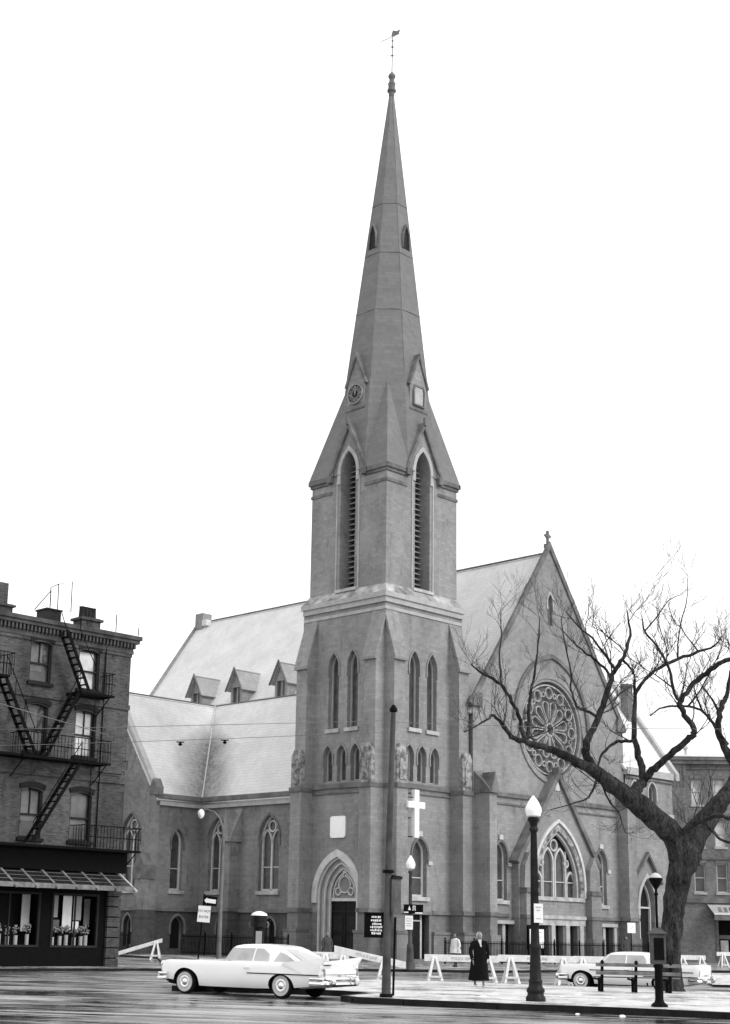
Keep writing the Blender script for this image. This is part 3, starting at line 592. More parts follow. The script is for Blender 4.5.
# rose window
mb = MB(); T = TF; cz = rose_z
def cpts(r, x=0, z=0, n=24): return [(NC+x+r*math.cos(2*PI*a/n), cz+z+r*math.sin(2*PI*a/n)) for a in range(n)]
mb.prism(cpts(rose_r, n=40), .4, .46, 0, T)
mb.strip(cpts(rose_r-.1, n=40), .19, .06, .42, 2, T, closed=True)
mb.strip(cpts(rose_r-.42, n=40), .1, .2, .42, 1, T, closed=True)
mb.strip(cpts(.42), .14, .12, .42, 1, T, closed=True)
for k_ in range(12):
    a = k_*PI/6+PI/12; ca, sa = math.cos(a), math.sin(a)
    def Q(r, t): return (NC+ca*r-sa*t, cz+sa*r+ca*t)
    # a petal: narrow at the hub, round outer end
    pet = [Q(.5, -.07), Q(1.5, -.3)]+[Q(1.62+.32*math.cos(t), .32*math.sin(t)) for t in [(-80+i*20)*PI/180 for i in range(9)]]+[Q(1.5, .3), Q(.5, .07)]
    mb.strip(pet, .075, .16, .42, 1, T)
    a2 = a+PI/12; ca, sa = math.cos(a2), math.sin(a2)
    mb.strip([(NC+ca*2.5+.38*math.cos(t*PI/6), cz+sa*2.5+.38*math.sin(t*PI/6)) for t in range(12)], .08, .18, .42, 1, T, closed=True)
    a3 = a; mb.strip([(NC+math.cos(a3)*2.42+.17*math.cos(t*PI/4), cz+math.sin(a3)*2.42+.17*math.sin(t*PI/4)) for t in range(8)], .06, .18, .42, 1, T, closed=True)
mb.build('rose_window', ['rose', 'rosetrim', 'stone'], nave)
mb = MB()
hoodp = arch(NC, 3.95, 15.6, 20.25, 14)
mb.strip(hoodp, .3, -.14, .03, 0, T, off=.1)
low = [(NC+3.58*math.cos(t*PI/20), cz+3.58*math.sin(t*PI/20)) for t in range(20, 41)]
mb.strip(low, .24, -.1, .03, 1, T)
mb.build('rose_hood', ['belt', 'stone'], nave)
# corner buttresses of the facade
def pier(T, s0, s1, out, z1, ztop, parent, cap=True, base=True, mats=('stone', 'belt', 'ledge')):
    mb = MB(); mb.prism([(s0, 0), (s1, 0), (s1, z1), (s0, z1)], -out, .03, 0, T)
    if base: mb.box(s0-.12, s1+.12, -out-.16, -.02, 0, 1.8, 0, T); mb.box(s0-.08, s1+.08, -out-.1, -.02, 2.93, 3.16, 1, T)
    if cap:
        y = [(-out-.12, z1), (-out-.12, z1+.18), (.02, ztop), (.02, z1)]
        mb.add([T(s, d, z) for s in (s0-.1, s1+.1) for d, z in y], [(0, 1, 2, 3), (7, 6, 5, 4), (0, 4, 5, 1), (1, 5, 6, 2), (2, 6, 7, 3), (3, 7, 4, 0)], 2)
        c = (s0+s1)/2; h = (s1-s0)/2+.06
        mb.prism([(c-h, z1), (c+h, z1), (c, z1+(ztop-z1)*.9)], -out-.2, -out*.3, 2, T)
    return mb.build('buttress', list(mats), parent)
pier(TF, 6.9, 7.6, 1.2, 10.45, 11.9, nave, mats=('stone', 'belt', 'belt')); pier(TF, 22.32, 23.3, .9, 10.75, 11.7, nave, mats=('stone', 'belt', 'belt'))
# nave roof
mb = MB()
def roofslab(mb, A, B, C, D, th=.18, mi=0):
    n_ = (Vector(B)-Vector(A)).cross(Vector(D)-Vector(A)).normalized()
    if n_.z < 0: n_ = -n_
    P = [Vector(x) for x in (A, B, C, D)]; Q = [p-n_*th for p in P]
    mb.add(P+Q, [(0, 1, 2, 3), (7, 6, 5, 4), (0, 4, 5, 1), (1, 5, 6, 2), (2, 6, 7, 3), (3, 7, 4, 0)], mi)
roofslab(mb, (6.6, -1.3, 15.6), (6.6, 36.4, 15.6), (NC, 36.4, 27.65), (NC, -1.3, 27.65))
roofslab(mb, (23.5, -1.3, 15.6), (23.5, 36.4, 15.6), (NC, 36.4, 27.65), (NC, -1.3, 27.65))
nroof = mb.build('nave_roof', 'roof', church)
mb = MB(); mb.tube([(NC, -1, 27.68), (NC, 36.4, 27.68)], .09, 6); mb.strip([(6.6, 15.7), (NC, 27.72), (23.4, 15.7)], .16, 37.75, 37.95, 0, TF); mb.build('ridge', 'belt', nroof)
for u in (28.0, 23.2, 18.2):     # dormers
    v0 = 8.15; T = FL(v0)
    mb = MB(); hw, z0, zs, za = .66, 18., 19.95, 21.15
    mb.panel([(u-hw, z0-.6), (u+hw, z0-.6), (u+hw, zs), (u, za), (u-hw, zs)], [[(u-.45, z0+.35), (u+.45, z0+.35), (u+.45, zs-.1), (u-.45, zs-.1)]], 0, .2, 0, T)
    for s_ in (-1, 1):
        mb.add([T(u+s_*hw, d, z) for d, z in ((0, z0-.6), (0, zs), (2.0, zs), (.2, z0-.6))], [(0, 1, 2, 3)], 0)
        A = T(u+s_*(hw+.26), -.3, zs-.35); B = T(u, -.3, za+.1); C = T(u, 2.9, za+.1); D = T(u+s_*(hw+.26), 2.0, zs-.35)
        roofslab(mb, A, B, C, D, .12, 1)
    mb.strip([(u-hw-.28, zs-.42), (u, za+.12), (u+hw+.28, zs-.42)], .12, -.38, -.28, 2, T)
    mb.box(u-.45, u+.45, .16, .22, z0+.3, zs-.1, 3, T); mb.box(u-.03, u+.03, .1, .16, z0+.3, zs-.1, 4, T)
    mb.build('dormer', ['stone', 'dslate', 'belt', 'glass', 'trim'], nroof)
mb = MB(); mb.box(14.5, 15.5, 35.3, 36.3, 24.5, 28.4); mb.build('chimney', 'stone', nroof)
mb = MB(); mb.box(14.3, 15.7, 34.6, 35.15, 27.2, 27.7); mb.build('cricket', 'roof', nroof)
# --- side aisle with its own roof, transept
aw = [opening(15.25, .88, 4.25, 7.6, 9.1), opening(10.1, .95, 4.25, 7.6, 9.1)]
sm = [opening(9.8, .5, .5, 1.9, 2.55), opening(14.5, .5, .5, 1.9, 2.55)]
mb = MB(); A0 = FL(0.02)
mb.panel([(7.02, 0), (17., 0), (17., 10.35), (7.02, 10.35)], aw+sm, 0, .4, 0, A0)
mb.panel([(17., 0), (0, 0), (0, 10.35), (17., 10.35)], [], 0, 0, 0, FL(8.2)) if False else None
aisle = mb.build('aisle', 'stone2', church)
lancet(aisle, A0, 15.25, .88, 4.25, 7.6, 9.1, mull=1, hood=.14, fr=.13, hmat='belt'); lancet(aisle, A0, 10.1, .95, 4.25, 7.6, 9.1, mull=1, hood=.14, fr=.13, hmat='belt')
for c in (9.8, 14.5): lancet(aisle, A0, c, .5, .5, 1.9, 2.55, hood=.16, sill=False, bars=False, glass='black', fmat='belt', hmat='belt')
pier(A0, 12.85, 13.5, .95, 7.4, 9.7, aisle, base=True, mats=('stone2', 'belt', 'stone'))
mb = MB(); mb.box(7.02, 16.8, -.14, -.003, 2.88, 3.1, 0, A0)
mb.build('string_course', 'belt', aisle)
def leave(T, s0, s1, parent):
    mb = MB(); mb.box(s0, s1, -.2, -.003, 9.75, 10.15, 0, T); mb.box(s0, s1, -.34, .1, 10.2, 10.5, 1, T); return mb.build('eaves', ['trim', 'belt'], parent)
leave(A0, 7.02, 16.9, aisle)
# transept: side wall y = 17 (x -4..0), gable end x = -4 (y 17..27.8)
TS = FR(17.); TG = FL(-4.); TC = 22.4
mb = MB()
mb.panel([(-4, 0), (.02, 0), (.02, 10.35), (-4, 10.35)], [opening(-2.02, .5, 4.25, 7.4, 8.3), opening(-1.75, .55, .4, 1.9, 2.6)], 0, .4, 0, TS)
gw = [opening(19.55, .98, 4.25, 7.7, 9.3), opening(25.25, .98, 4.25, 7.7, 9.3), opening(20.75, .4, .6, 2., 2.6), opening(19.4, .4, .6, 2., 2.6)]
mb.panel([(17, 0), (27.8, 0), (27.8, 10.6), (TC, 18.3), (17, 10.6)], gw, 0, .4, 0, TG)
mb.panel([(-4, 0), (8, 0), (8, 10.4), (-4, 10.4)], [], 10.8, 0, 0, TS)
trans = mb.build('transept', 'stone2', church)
lancet(trans, TS, -2.02, .5, 4.25, 7.4, 8.3, hood=.12, fr=.12, hmat='belt'); lancet(trans, TS, -1.75, .55, .4, 1.9, 2.6, hood=.16, sill=False, bars=False, glass='black', fmat='belt', hmat='belt')
for c in (19.55, 25.25): lancet(trans, TG, c, .98, 4.25, 7.7, 9.3, mull=1, hood=.14, fr=.13, hmat='belt')
for c in (20.75, 19.4): lancet(trans, TG, c, .4, .6, 2., 2.6, hood=.16, sill=False, bars=False, glass='black', fmat='belt', hmat='belt')
leave(TS, -4.05, -.1, trans)
mb = SEP('string_course', 'belt', trans); mb.box(-4, 0, -.14, -.003, 2.88, 3.1, 0, T=TS); mb.box(17, 27.8, -.14, -.003, 2.88, 3.1, 0, T=TG)
mb = MB(); mb.strip([(16.75, 10.35), (TC, 18.45), (28.05, 10.35)], .22, -.14, .3, 0, TG); mb.build('coping', 'trim', trans)
mb = MB(); mb.box(16.82, 17.7, -.9, .2, 0, 4.9, 0, TG); mb.prism([(16.75, 4.9), (17.77, 4.9), (17.77, 5.8), (17.26, 6.6), (16.75, 5.8)], -.95, .1, 1, TG)
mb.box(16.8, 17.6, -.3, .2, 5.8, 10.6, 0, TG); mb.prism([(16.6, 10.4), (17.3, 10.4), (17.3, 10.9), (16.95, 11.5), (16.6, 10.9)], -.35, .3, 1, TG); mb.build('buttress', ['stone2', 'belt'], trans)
# roofs meeting in a valley from (0,17,10.5) to (5.4,22.4,17.9)
mb = MB(); ez = 10.5; rz = 17.95; e = -.3
def tri(mb, pts, th=.16, mi=0):
    P = [Vector(p) for p in pts]; n_ = (P[1]-P[0]).cross(P[2]-P[0]).normalized()
    if n_.z < 0: n_ = -n_
    k = len(P); Q = [p-n_*th for p in P]
    mb.add(P+Q, [tuple(range(k)), tuple(range(2*k-1, k-1, -1))]+[(i, (i+1) % k, (i+1) % k+k, i+k) for i in range(k)], mi)
sl2 = (rz-ez)/5.4; ev = ez-.3*sl2
tri(mb, [(-.3, 7.0, ev), (-.3, 16.7, ev), (5.4, 22.4, rz), (5.4, 6.2, rz)]); tri(mb, [(5.4, 6.2, rz), (5.4, 24, rz), (8.9, 24, rz+.0), (8.9, 6.2, rz+.0)])
tri(mb, [(-4.1, 16.7, ev), (-.3, 16.7, ev), (5.4, 22.4, rz), (-4.1, 22.4, rz)]); tri(mb, [(-4.1, 28.1, ev), (8.5, 28.1, ev), (8.5, 22.4, rz), (-4.1, 22.4, rz)])
ar = mb.build('aisle_roof', 'roofm', church)
mb = MB(); mb.tube([(-.25, 16.75, ev+.12), (5.4, 22.4, rz+.08)], .05, 6); mb.build('valley_flashing', 'hood', ar)
mb = MB(); mb.tube([(5.4, 6.5, rz+.03), (5.4, 22.4, rz+.03)], .06, 6); mb.tube([(-4.1, 22.4, rz+.03), (5.4, 22.4, rz+.03)], .06, 6); mb.build('ridge', 'belt', ar)
# --- porch gable on the facade
PU = -1.95; TP = FR(PU); PC = 14.75
mb = MB(); pin = opening(PC, 2.3, 4.3, 4.95, 8.55, 12)
lowh = [[(PC+o_-.42, .25), (PC+o_-.42, 2.5), (PC+o_+.42, 2.5), (PC+o_+.42, .25)] for o_ in (-1.55, 0, 1.55)]
mb.panel([(PC-4.2, 0), (PC+4.2, 0), (PC+4.2, 6.5), (PC, 12.0), (PC-4.2, 6.5)], [pin]+lowh, 0, .5, 0, TP)
for s_ in (-1, 1): mb.add([TP(PC+s_*4.2, d, z) for d, z in ((0, 0), (.6, 0), (.6, 6.5), (0, 6.5))], [(0, 1, 2, 3)])
porch = mb.build('porch', 'stone', church)
mb = MB()
mb.strip([(PC-4.45, 6.35), (PC, 12.25), (PC+4.45, 6.35)], .3, -.22, .62, 0, TP)
mb.prism([(PC-.25, 12.0), (PC+.25, 12.0), (PC+.1, 12.75), (PC-.1, 12.75)], -.25, .3, 0, TP); mb.prism([(PC-.3, 11.2), (PC+.3, 11.2), (PC, 11.95)], -.06, .0, 1, TP)
mb.build('coping', ['belt', 'hood'], porch)
mb = MB()
mb.strip([(PC-2.3, 4.0)]+arch(PC, 2.3, 4.95, 8.55, 14)+[(PC+2.3, 4.0)], .36, -.05, .12, 2, TP, off=.2)
mb.strip([(PC-2.6, 4.3)]+arch(PC, 2.6, 4.95, 9.0, 14)+[(PC+2.6, 4.3)], .2, -.14, .02, 0, TP, off=.2)
mb.strip([(PC-2.3, 4.3)]+arch(PC, 2.3, 4.95, 8.55, 14)+[(PC+2.3, 4.3)], .16, .1, .3, 1, TP, off=-.1)
mb.build('arch_moulding', ['hood', 'trim', 'carved'], porch)
mb = MB(); gd = .5
mb.prism(opening(PC, 2.3, 4.3, 4.95, 8.55, 12), gd, gd+.06, 0, TP)
for c, hw, zs, za in ((-.66, .56, 6.5, 7.45), (.66, .56, 6.5, 7.45), (-1.8, .46, 5.3, 5.95), (1.8, .46, 5.3, 5.95)):
    mb.strip(opening(PC+c, hw, 4.3, zs, za), .13, gd-.16, gd+.01, 1, TP)
for x_, z_, r_ in ((0, 7.65, .36), (-.42, 8.15, .1), (1.35, 6.5, .22), (-1.35, 6.5, .22)): mb.strip([(PC+x_+r_*math.cos(t*PI/8), z_+r_*math.sin(t*PI/8)) for t in range(16)], .09, gd-.16, gd+.01, 1, TP, closed=True)
for x_ in (-1.27, 1.27): mb.box(PC+x_-.05, PC+x_+.05, gd-.16, gd+.01, 4.3, 7.3, 1, TP)
mb.box(PC-2.3, PC+2.3, gd-.1, gd, 5.25, 5.31, 1, TP)
mb.build('window', ['glass', 'frame'], porch)
mb = MB(); mb.box(PC-2.75, PC+2.75, -.12, -.003, 4.05, 4.3, 0, TP); mb.box(PC-2.75, PC+2.75, -.2, -.003, 2.9, 3.12, 1, TP); mb.box(PC-2.75, PC+2.75, -.1, -.003, 2.5, 2.9, 0, TP)
mb.build('band', ['ledge', 'ledge'], porch)
for o_ in (-1.55, 0, 1.55):
    mb = MB(); mb.box(PC+o_-.42, PC+o_+.42, .4, .46, .25, 2.5, 0, TP); mb.box(PC+o_-.42, PC+o_+.42, .36, .4, 1.5, 1.56, 1, TP); mb.box(PC+o_-.03, PC+o_+.03, .36, .4, .25, 2.5, 1, TP)
    mb.build('door', ['door', 'dframe'], porch)
for x_ in (-2.32, -.78, .78, 2.32):
    mb = MB(); mb.box(PC+x_-.2, PC+x_+.2, -.12, -.003, .2, 2.5, 0, TP); mb.box(PC+x_-.26, PC+x_+.26, -.18, -.003, 0, .35, 0, TP); mb.build('pilaster', 'trim', porch)
for s_ in (-1, 1):
    mb = MB(); c = PC+s_*3.5
    mb.box(c-.55, c+.55, -.5, -.003, 0, 4.5, 0, TP); mb.box(c-.65, c+.65, -.62, -.003, 4.5, 4.78, 1, TP); mb.prism([(c-.6, 4.78), (c+.6, 4.78), (c+.5, 6.2), (c, 7.0), (c-.5, 6.2)], -.4, -.003, 2, TP)
    mb.box(c-.65, c+.65, -.64, -.003, 0, 1.7, 0, TP); mb.box(c-.6, c+.6, -.56, -.003, 2.9, 3.12, 1, TP)
    mb.build('pier', ['stone', 'belt', 'stone'], porch)
# --- right wing
TW = FR(-1.5)
mb = MB(); wv0, wv1 = 23.31, 29.3
wdoor = opening(25.6, .95, .3, 4.0, 5.9)
mb.panel([(wv0, 0), (wv1, 0), (wv1, 13.4), (wv0, 13.4)], [wdoor, opening(26.65, .5, 10.75, 12.0, 12.75), opening(24.4, .36, 11.2, 12.1, 12.7)], 0, .45, 0, TW)
mb.panel([(-1.5, 0), (9, 0), (9, 13.4), (3.9, 21), (-1.5, 13.4)], [], 0, 0, 0, FL(wv1)); mb.panel([(wv0, 0), (wv1, 0), (wv1, 13.4), (wv0, 13.4)], [], 10.5, 0, 0, TW)
wing = mb.build('wing', 'stone', church)
lancet(wing, TW, 26.65, .5, 10.75, 12.0, 12.75, hood=.14, sill=False, bars=False, fmat='trim'); lancet(wing, TW, 24.4, .36, 11.2, 12.1, 12.7, hood=.14, sill=False, bars=False, fmat='trim')
mb = MB(); mb.box(wv0, wv1+.2, -.28, .2, 13.1, 13.6, 0, TW); mb.box(wv0, wv1+.1, -.14, -.003, 12.85, 13.0, 1, TW); mb.box(wv0, wv1, -.12, -.003, 10.35, 10.6, 0, TW) ; mb.box(27.6, wv1, -.14, -.003, 2.9, 3.15, 0, TW); mb.build('cornice', ['trim', 'belt'], wing)
mb = MB(); tri(mb, [(wv0-.2, -1.7, 13.45), (wv1+.1, -1.7, 13.45), (wv1+.1, 3.9, 21.2), (wv0-.2, 3.9, 21.2)]); tri(mb, [(wv0-.2, 9.4, 13.45), (wv1+.1, 9.4, 13.45), (wv1+.1, 3.9, 21.2), (wv0-.2, 3.9, 21.2)]); wr = mb.build('wing_roof', 'roof', wing)
mb = MB(); mb.prism([(-1.95, 13.1), (-1.95, 13.6), (3.9, 21.7), (3.9, 21.1)], -.1, .35, 0, FL(wv1)); mb.build('coping', 'trim', wing)
mb = MB(); mb.box(28.1, 28.75, 1.3, 1.95, 16.5, 20.5); mb.box(28.04, 28.81, 1.24, 2.01, 20.25, 20.4); mb.build('chimney', 'brick2', wing)
mb = MB()
mb.strip([(25.6-.95, 3.4)]+arch(25.6, .95, 4., 5.9)+[(25.6+.95, 3.4)], .26, -.12, .03, 0, TW, off=.17)
mb.strip([(25.6-1.75, 5.6), (25.6, 7.65), (25.6+1.75, 5.6)], .17, -.3, .02, 1, TW)
mb.prism(wdoor, .45, .5, 2, TW); mb.strip(opening(25.6, .84, .3, 4., 5.7), .12, .3, .46, 3, TW); mb.box(24.75, 26.4, .3, .46, 3.86, 3.98, 3, TW); mb.box(25.0, 25.18, .3, .46, .3, 3.9, 3, TW)
mb.build('door', ['trim', 'belt', 'door', 'frame'], wing)
# lean-to glazing: nothing visible behind; snow caught on ledges and the pointed cross on the tower
cr = empty('wall_cross', (0, 0, 0), 0, 'big white box cross bracketed off the tower corner above the lamp globe', 'cross')
cr.matrix_world = Matrix.Translation(O) @ Matrix.Rotation(PSI, 4, 'Z') @ Matrix.Translation((1.28, -1.45, 7.35))
mb = MB(); mb.box(-.2, .2, -.16, .16, 0, 2.85); mb.box(-.74, -.2, -.15, .15, 1.75, 2.14); mb.box(.2, .74, -.15, .15, 1.75, 2.14); mb.build('cross_body', 'white', cr, bevel=.02)
mb = MB(); mb.tube([(-.2, 0, 2.4), (-.62, .3, 2.4)], .03, 6); mb.tube([(-.15, 0, .06), (-.62, .3, .06)], .03, 6); mb.tube([(0, .1, 1.2), (0, 1.1, 1.2)], .03, 6); mb.build('bracket', 'iron', cr)
# notice board and poster board
nb = empty('notice_board', (0, 0, 0), 0, 'black framed notice board with white lettering on the tower buttress', 'notice board')
nb.matrix_world = Matrix.Translation(O) @ Matrix.Rotation(PSI, 4, 'Z') @ Matrix.Translation((-1.75, -1.2, 1.5)) @ Matrix.Rotation(-PI/4, 4, 'Z') @ Matrix.Diagonal((.88, .88, .88, 1))
mb = MB(); mb.box(-.72, .72, -.02, .12, .1, 1.5, 0); mb.box(-.8, .8, -.1, .14, 1.5, 1.62, 0); mb.box(-.78, -.66, -.08, .1, 0, 1.5, 0); mb.box(.66, .78, -.08, .1, 0, 1.5, 0); mb.box(-.78, .78, -.08, .1, 0, .12, 0)
mb.build('board', 'iron', nb)
mb = MB(); rr = random.Random(4)      # pale letters too worn to read
for row, (z, hw_) in enumerate(((1.32, .3), (1.1, .34), (.88, .26), (.68, .38), (.48, .38), (.28, .3))):
    x = -hw_
    while x < hw_:
        w_ = rr.uniform(.05, .1); mb.box(x, x+w_, -.035, -.021, z-rr.uniform(.05, .08), z+rr.uniform(.04, .08)); x += w_+rr.uniform(.02, .05)
mb.build('lettering', 'paper', nb)
pb = empty('poster_board', (0, 0, 0), 0, 'white poster in a dark frame standing before the church doors', 'poster board')
pb.matrix_world = Matrix.Translation(O) @ Matrix.Rotation(PSI, 4, 'Z') @ Matrix.Translation((11.1, -2.9, .12))
mb = MB(); mb.box(-.85, .85, 0, .12, .85, 2.35); mb.box(-.8, -.7, .02, .1, 0, .85); mb.box(.7, .8, .02, .1, 0, .85); mb.build('frame', 'iron', pb)
mb = MB(); mb.box(-.72, .72, -.02, -.003, .95, 2.1); mb.strip([(-.6, 1.25), (.6, 1.7)], .03, -.03, -.021, 1); mb.box(-.5, .5, -.03, -.021, 1.88, 1.93, 1); mb.build('poster', ['paper', 'ledge'], pb)
# iron railings round the church
def railing(name, p0, p1, label, h=1.25):
    p0, p1 = Vector(p0), Vector(p1); L = (p1-p0).length; a = math.atan2(p1.y-p0.y, p1.x-p0.x)
    r = empty(name, (0, 0, 0), 0, label, 'railing')
    r.matrix_world = Matrix.Translation(O) @ Matrix.Rotation(PSI, 4, 'Z') @ Matrix.Translation((p0.x, p0.y, .12)) @ Matrix.Rotation(a, 4, 'Z')
    mb = MB(); k = int(L/.14)
    for i in range(k+1): mb.box(i*L/k-.012, i*L/k+.012, -.012, .012, .08, h+.08)
    mb.build('pickets', 'iron', r)
    mb = MB(); mb.box(0, L, -.02, .02, h-.1, h-.05); mb.box(0, L, -.02, .02, .15, .2); mb.build('rails', 'iron', r)
    for i in range(int(L/2.6)+1): mb = MB(); x = min(i*2.6, L-.05); mb.box(x-.04, x+.04, -.04, .04, 0, h+.1); mb.lathe([(.02, h+.1), (.06, h+.16), (.01, h+.26)], (x, 0), 8); mb.build('post', 'iron', r)
    return r
railing('iron_railing', (1.2, -3.9), (23.6, -3.9), 'long black iron railing in front of the rose window facade')
railing('iron_railing', (-2.4, 5.5), (-2.4, 15.6), 'black iron railing before the two aisle windows left of the tower')
railing('iron_railing', (-6., 16.6), (-6., 29), 'black iron railing before the gable wall beside the brick building')
# ------------------------------------------------------------------ brick corner building at left
bb = empty('brick_building', (-8.17, 66.24, 0), PSI, 'dark four-storey brick building with fire escapes, corner shop and wet bracketed cornice at left', 'building')
TB = lambda s, d, z: (s, d, z)
XL, XR = -20., -.32
wins = []
for fl, (z0, z1) in enumerate(((5.3, 7.25), (8.9, 10.8), (11.85, 13.5))):
    for c, w_ in ((-2.58, 1.12), (-5.1, 1.1), (-8.2, 1.1), (-10.8, 1.1), (-13.6, 1.1), (-16.4, 1.1)): wins.append((c, w_/2, z0, z1, fl))
def seg(c, hw, z0, z1): return [(c-hw, z0)]+[(c+hw*x, z1+.12*(1-x*x)) for x in (-1, -.6, -.2, .2, .6, 1)]+[(c+hw, z0)]
mb = MB()
mb.panel([(XL, 4.1), (XR, 4.1), (XR, 14.1), (XL, 14.1)], [seg(c, hw, z0, z1) for c, hw, z0, z1, _ in wins], 0, .25, 0, TB)
mb.box(XR-.02, XR, 0, 13, 0, 14.1); mb.box(XL, XL+.02, 0, 13, 0, 14.1); mb.box(XL, XR, 12.9, 13, 0, 14.1)
wall = mb.build('wall', 'brick', bb)
mb = MB(); mb.box(XL, XR+.03, -.07, -.003, 11.2, 11.42); mb.box(XL, XR+.03, -.07, -.003, 7.9, 8.1); mb.box(XL, XR+.02, -.05, -.003, 13.6, 13.75); mb.build('string_course', 'brick', bb)
rr = random.Random(5)
for c, hw, z0, z1, fl in wins:
    mb = MB(); mb.box(c-hw, c+hw, .2, .24, z0, z1+.12, 0)
    mb.box(c-hw, c-hw+.08, .08, .2, z0, z1+.1, 1); mb.box(c+hw-.08, c+hw, .08, .2, z0, z1+.1, 1); mb.box(c-hw, c+hw, .1, .2, (z0+z1)/2-.03, (z0+z1)/2+.03, 1); mb.box(c-hw, c+hw, .08, .2, z0, z0+.07, 1); mb.box(c-.02, c+.02, .12, .2, (z0+z1)/2, z1+.1, 1) if (fl+int(c)) % 2 else None
    mb.strip([(c+(hw+.08)*x, z1+.16+.12*(1-x*x)) for x in (-1, -.6, -.2, .2, .6, 1)], .2, -.07, .02, 2); mb.box(c-hw-.1, c+hw+.1, -.12, .1, z0-.14, z0-.003, 2)
    k_ = rr.random(); bh = rr.uniform(.35, .75)
    mat = 'curtain' if (c > -3 and fl > 0) else ('belt' if c > -6 else 'pane')
    mb.box(c-hw+.09, c+hw*rr.uniform(.1, .8), .185, .199, z0+(z1-z0)*(1-bh) if k_ > .5 else z0+.08, z1, 3)
    mb.build('window', ['pane', 'dframe', 'door', mat], bb)
mb = MB()
for z0, z1, p in ((13.75, 13.9, .08), (14.22, 14.38, .26), (14.38, 14.56, .34)): mb.box(XL, XR+p, -p, 13, z0, z1, 0)
mb.box(XL, XR+.06, -.06, -.003, 13.9, 14.22, 0)
x = XL+.1
while x < XR+.15: mb.box(x, x+.09, -.22, -.062, 13.98, 14.21, 0); x += .19
mb.box(XL, XR+.2, -.1, 13, 14.56, 14.6, 1)
mb.build('cornice', ['pole', 'iron'], bb)
def chim(s, d, w_, h, pots):
    mb = MB(); mb.box(s-w_/2, s+w_/2, d-.35, d+.35, 14.5, 14.7+h, 0); mb.box(s-w_/2-.1, s+w_/2+.1, d-.45, d+.45, 14.7+h*.75, 14.7+h*.93, 0)
    c_ = mb.build('chimney', 'brick', bb)
    for i in range(pots):
        x = s-w_/2+.2+i*(w_-.4)/max(1, pots-1); m2 = MB(); m2.lathe([(.11, 14.7+h), (.15, 14.72+h), (.13, 15.15+h), (.15, 15.2+h)], (x, d), 10); m2.build('chimney_pot', 'trim' if False else 'ironw', c_)
chim(-2.0, 1.2, 1.0, .6, 4); chim(-6.6, 1.2, .9, .5, 1); chim(-10, 1.2, 1.1, .9, 3)
mb = MB(); mb.box(-6.85, -6.4, .9, 1.4, 15.0, 16.1); mb.build('vent_stack', 'brick', bb)
mb = MB(); mb.box(-4.5, -3.75, .7, 1.5, 14.6, 15.3); mb.box(-4.55, -3.7, .65, 1.55, 15.25, 15.32); mb.build('roof_hatch', 'ironw', bb)
mb = MB()
for p in ([(-3.75, 1, 14.7), (-3.78, 1, 16.55), (-3.06, 1, 16.8), (-3.04, 1, 15.4)], [(-3.75, 1.6, 14.7), (-3.78, 1.6, 16.5), (-3.78, 1., 16.55)], [(-4.95, 1, 15.2), (-4.15, 1, 16.2), (-4.15, 1, 15.5)], [(-1.1, .2, 14.7), (-1.1, .2, 15.5)], [(-.2, -.3, 14.6), (-.2, -.3, 14.95)]): mb.tube(p, .022, 5)
mb.build('roof_rail', 'iron', bb)
M['ledge2'] = simple('weathered_awning_rib', .17, .7, .5, 3)
# shop front
mb = MB()
shopw = [[(-3.75, .92), (-3.75, 3.05), (-1.45, 3.05), (-1.45, .92)], [(-7.3, .92), (-7.3, 3.05), (-4.42, 3.05), (-4.42, .92)], [(-11.4, .92), (-11.4, 3.05), (-8.4, 3.05), (-8.4, .92)], [(-15.6, .92), (-15.6, 3.05), (-12.2, 3.05), (-12.2, .92)]]
mb.panel([(XL, 0), (XR, 0), (XR, 4.1), (XL, 4.1)], shopw, -.06, .9, 0, TB); mb.box(XL, XR, .84, .9, .7, 3.2, 1)
shop = mb.build('shop_front', ['iron', 'black'], bb)
mb = MB()
for k_ in range(8): mb.box(-1.0, -.32, -.2, -.063, .05+k_*.43, .43+k_*.43, 0)
mb.build('corner_pier', 'brick', bb)
mb = MB(); mb.box(XL, -.2, -.32, -.063, 4.02, 4.95, 0); mb.box(XL, -.1, -.42, -.063, 4.9, 5.0, 0); mb.build('fascia', 'iron', bb)
for hp in shopw:
    mb = MB(); x0, x1 = hp[0][0], hp[2][0]
    mb.strip(hp, .09, -.1, .0, 0, TB, closed=True, off=0); mb.box(x0, x1, .0, .86, .86, .93, 1, TB)
    mb.box((x0+x1)/2-.03, (x0+x1)/2+.03, -.08, -.02, .92, 3.05, 0)
    mb.build('shop_window', ['dframe', 'dframe'], shop)
for x0, x1, z0, z1, mi in ((-3.65, -3.2, 2.1, 3.0, 0), (-2.95, -2.5, 1.6, 3.0, 1), (-2.4, -2.1, 1.5, 1.95, 1), (-3.4, -3.1, 1.6, 2.0, 2), (-2.4, -2.0, 2.0, 3.0, 0), (-1.85, -1.55, 1.8, 2.9, 2), (-5.0, -4.6, 1.5, 3.0, 0)): mb = MB(); mb.box(x0, x1, .35, .38, z0, z1); mb.build('poster', ('trim', 'white', 'belt')[mi], shop)
fp = None
spots = [-3.5, -3.12, -2.8, -2.4, -2.05, -1.8, -7.0, -6.6, -6.1, -5.7, -5.3, -4.75]
labs = {}
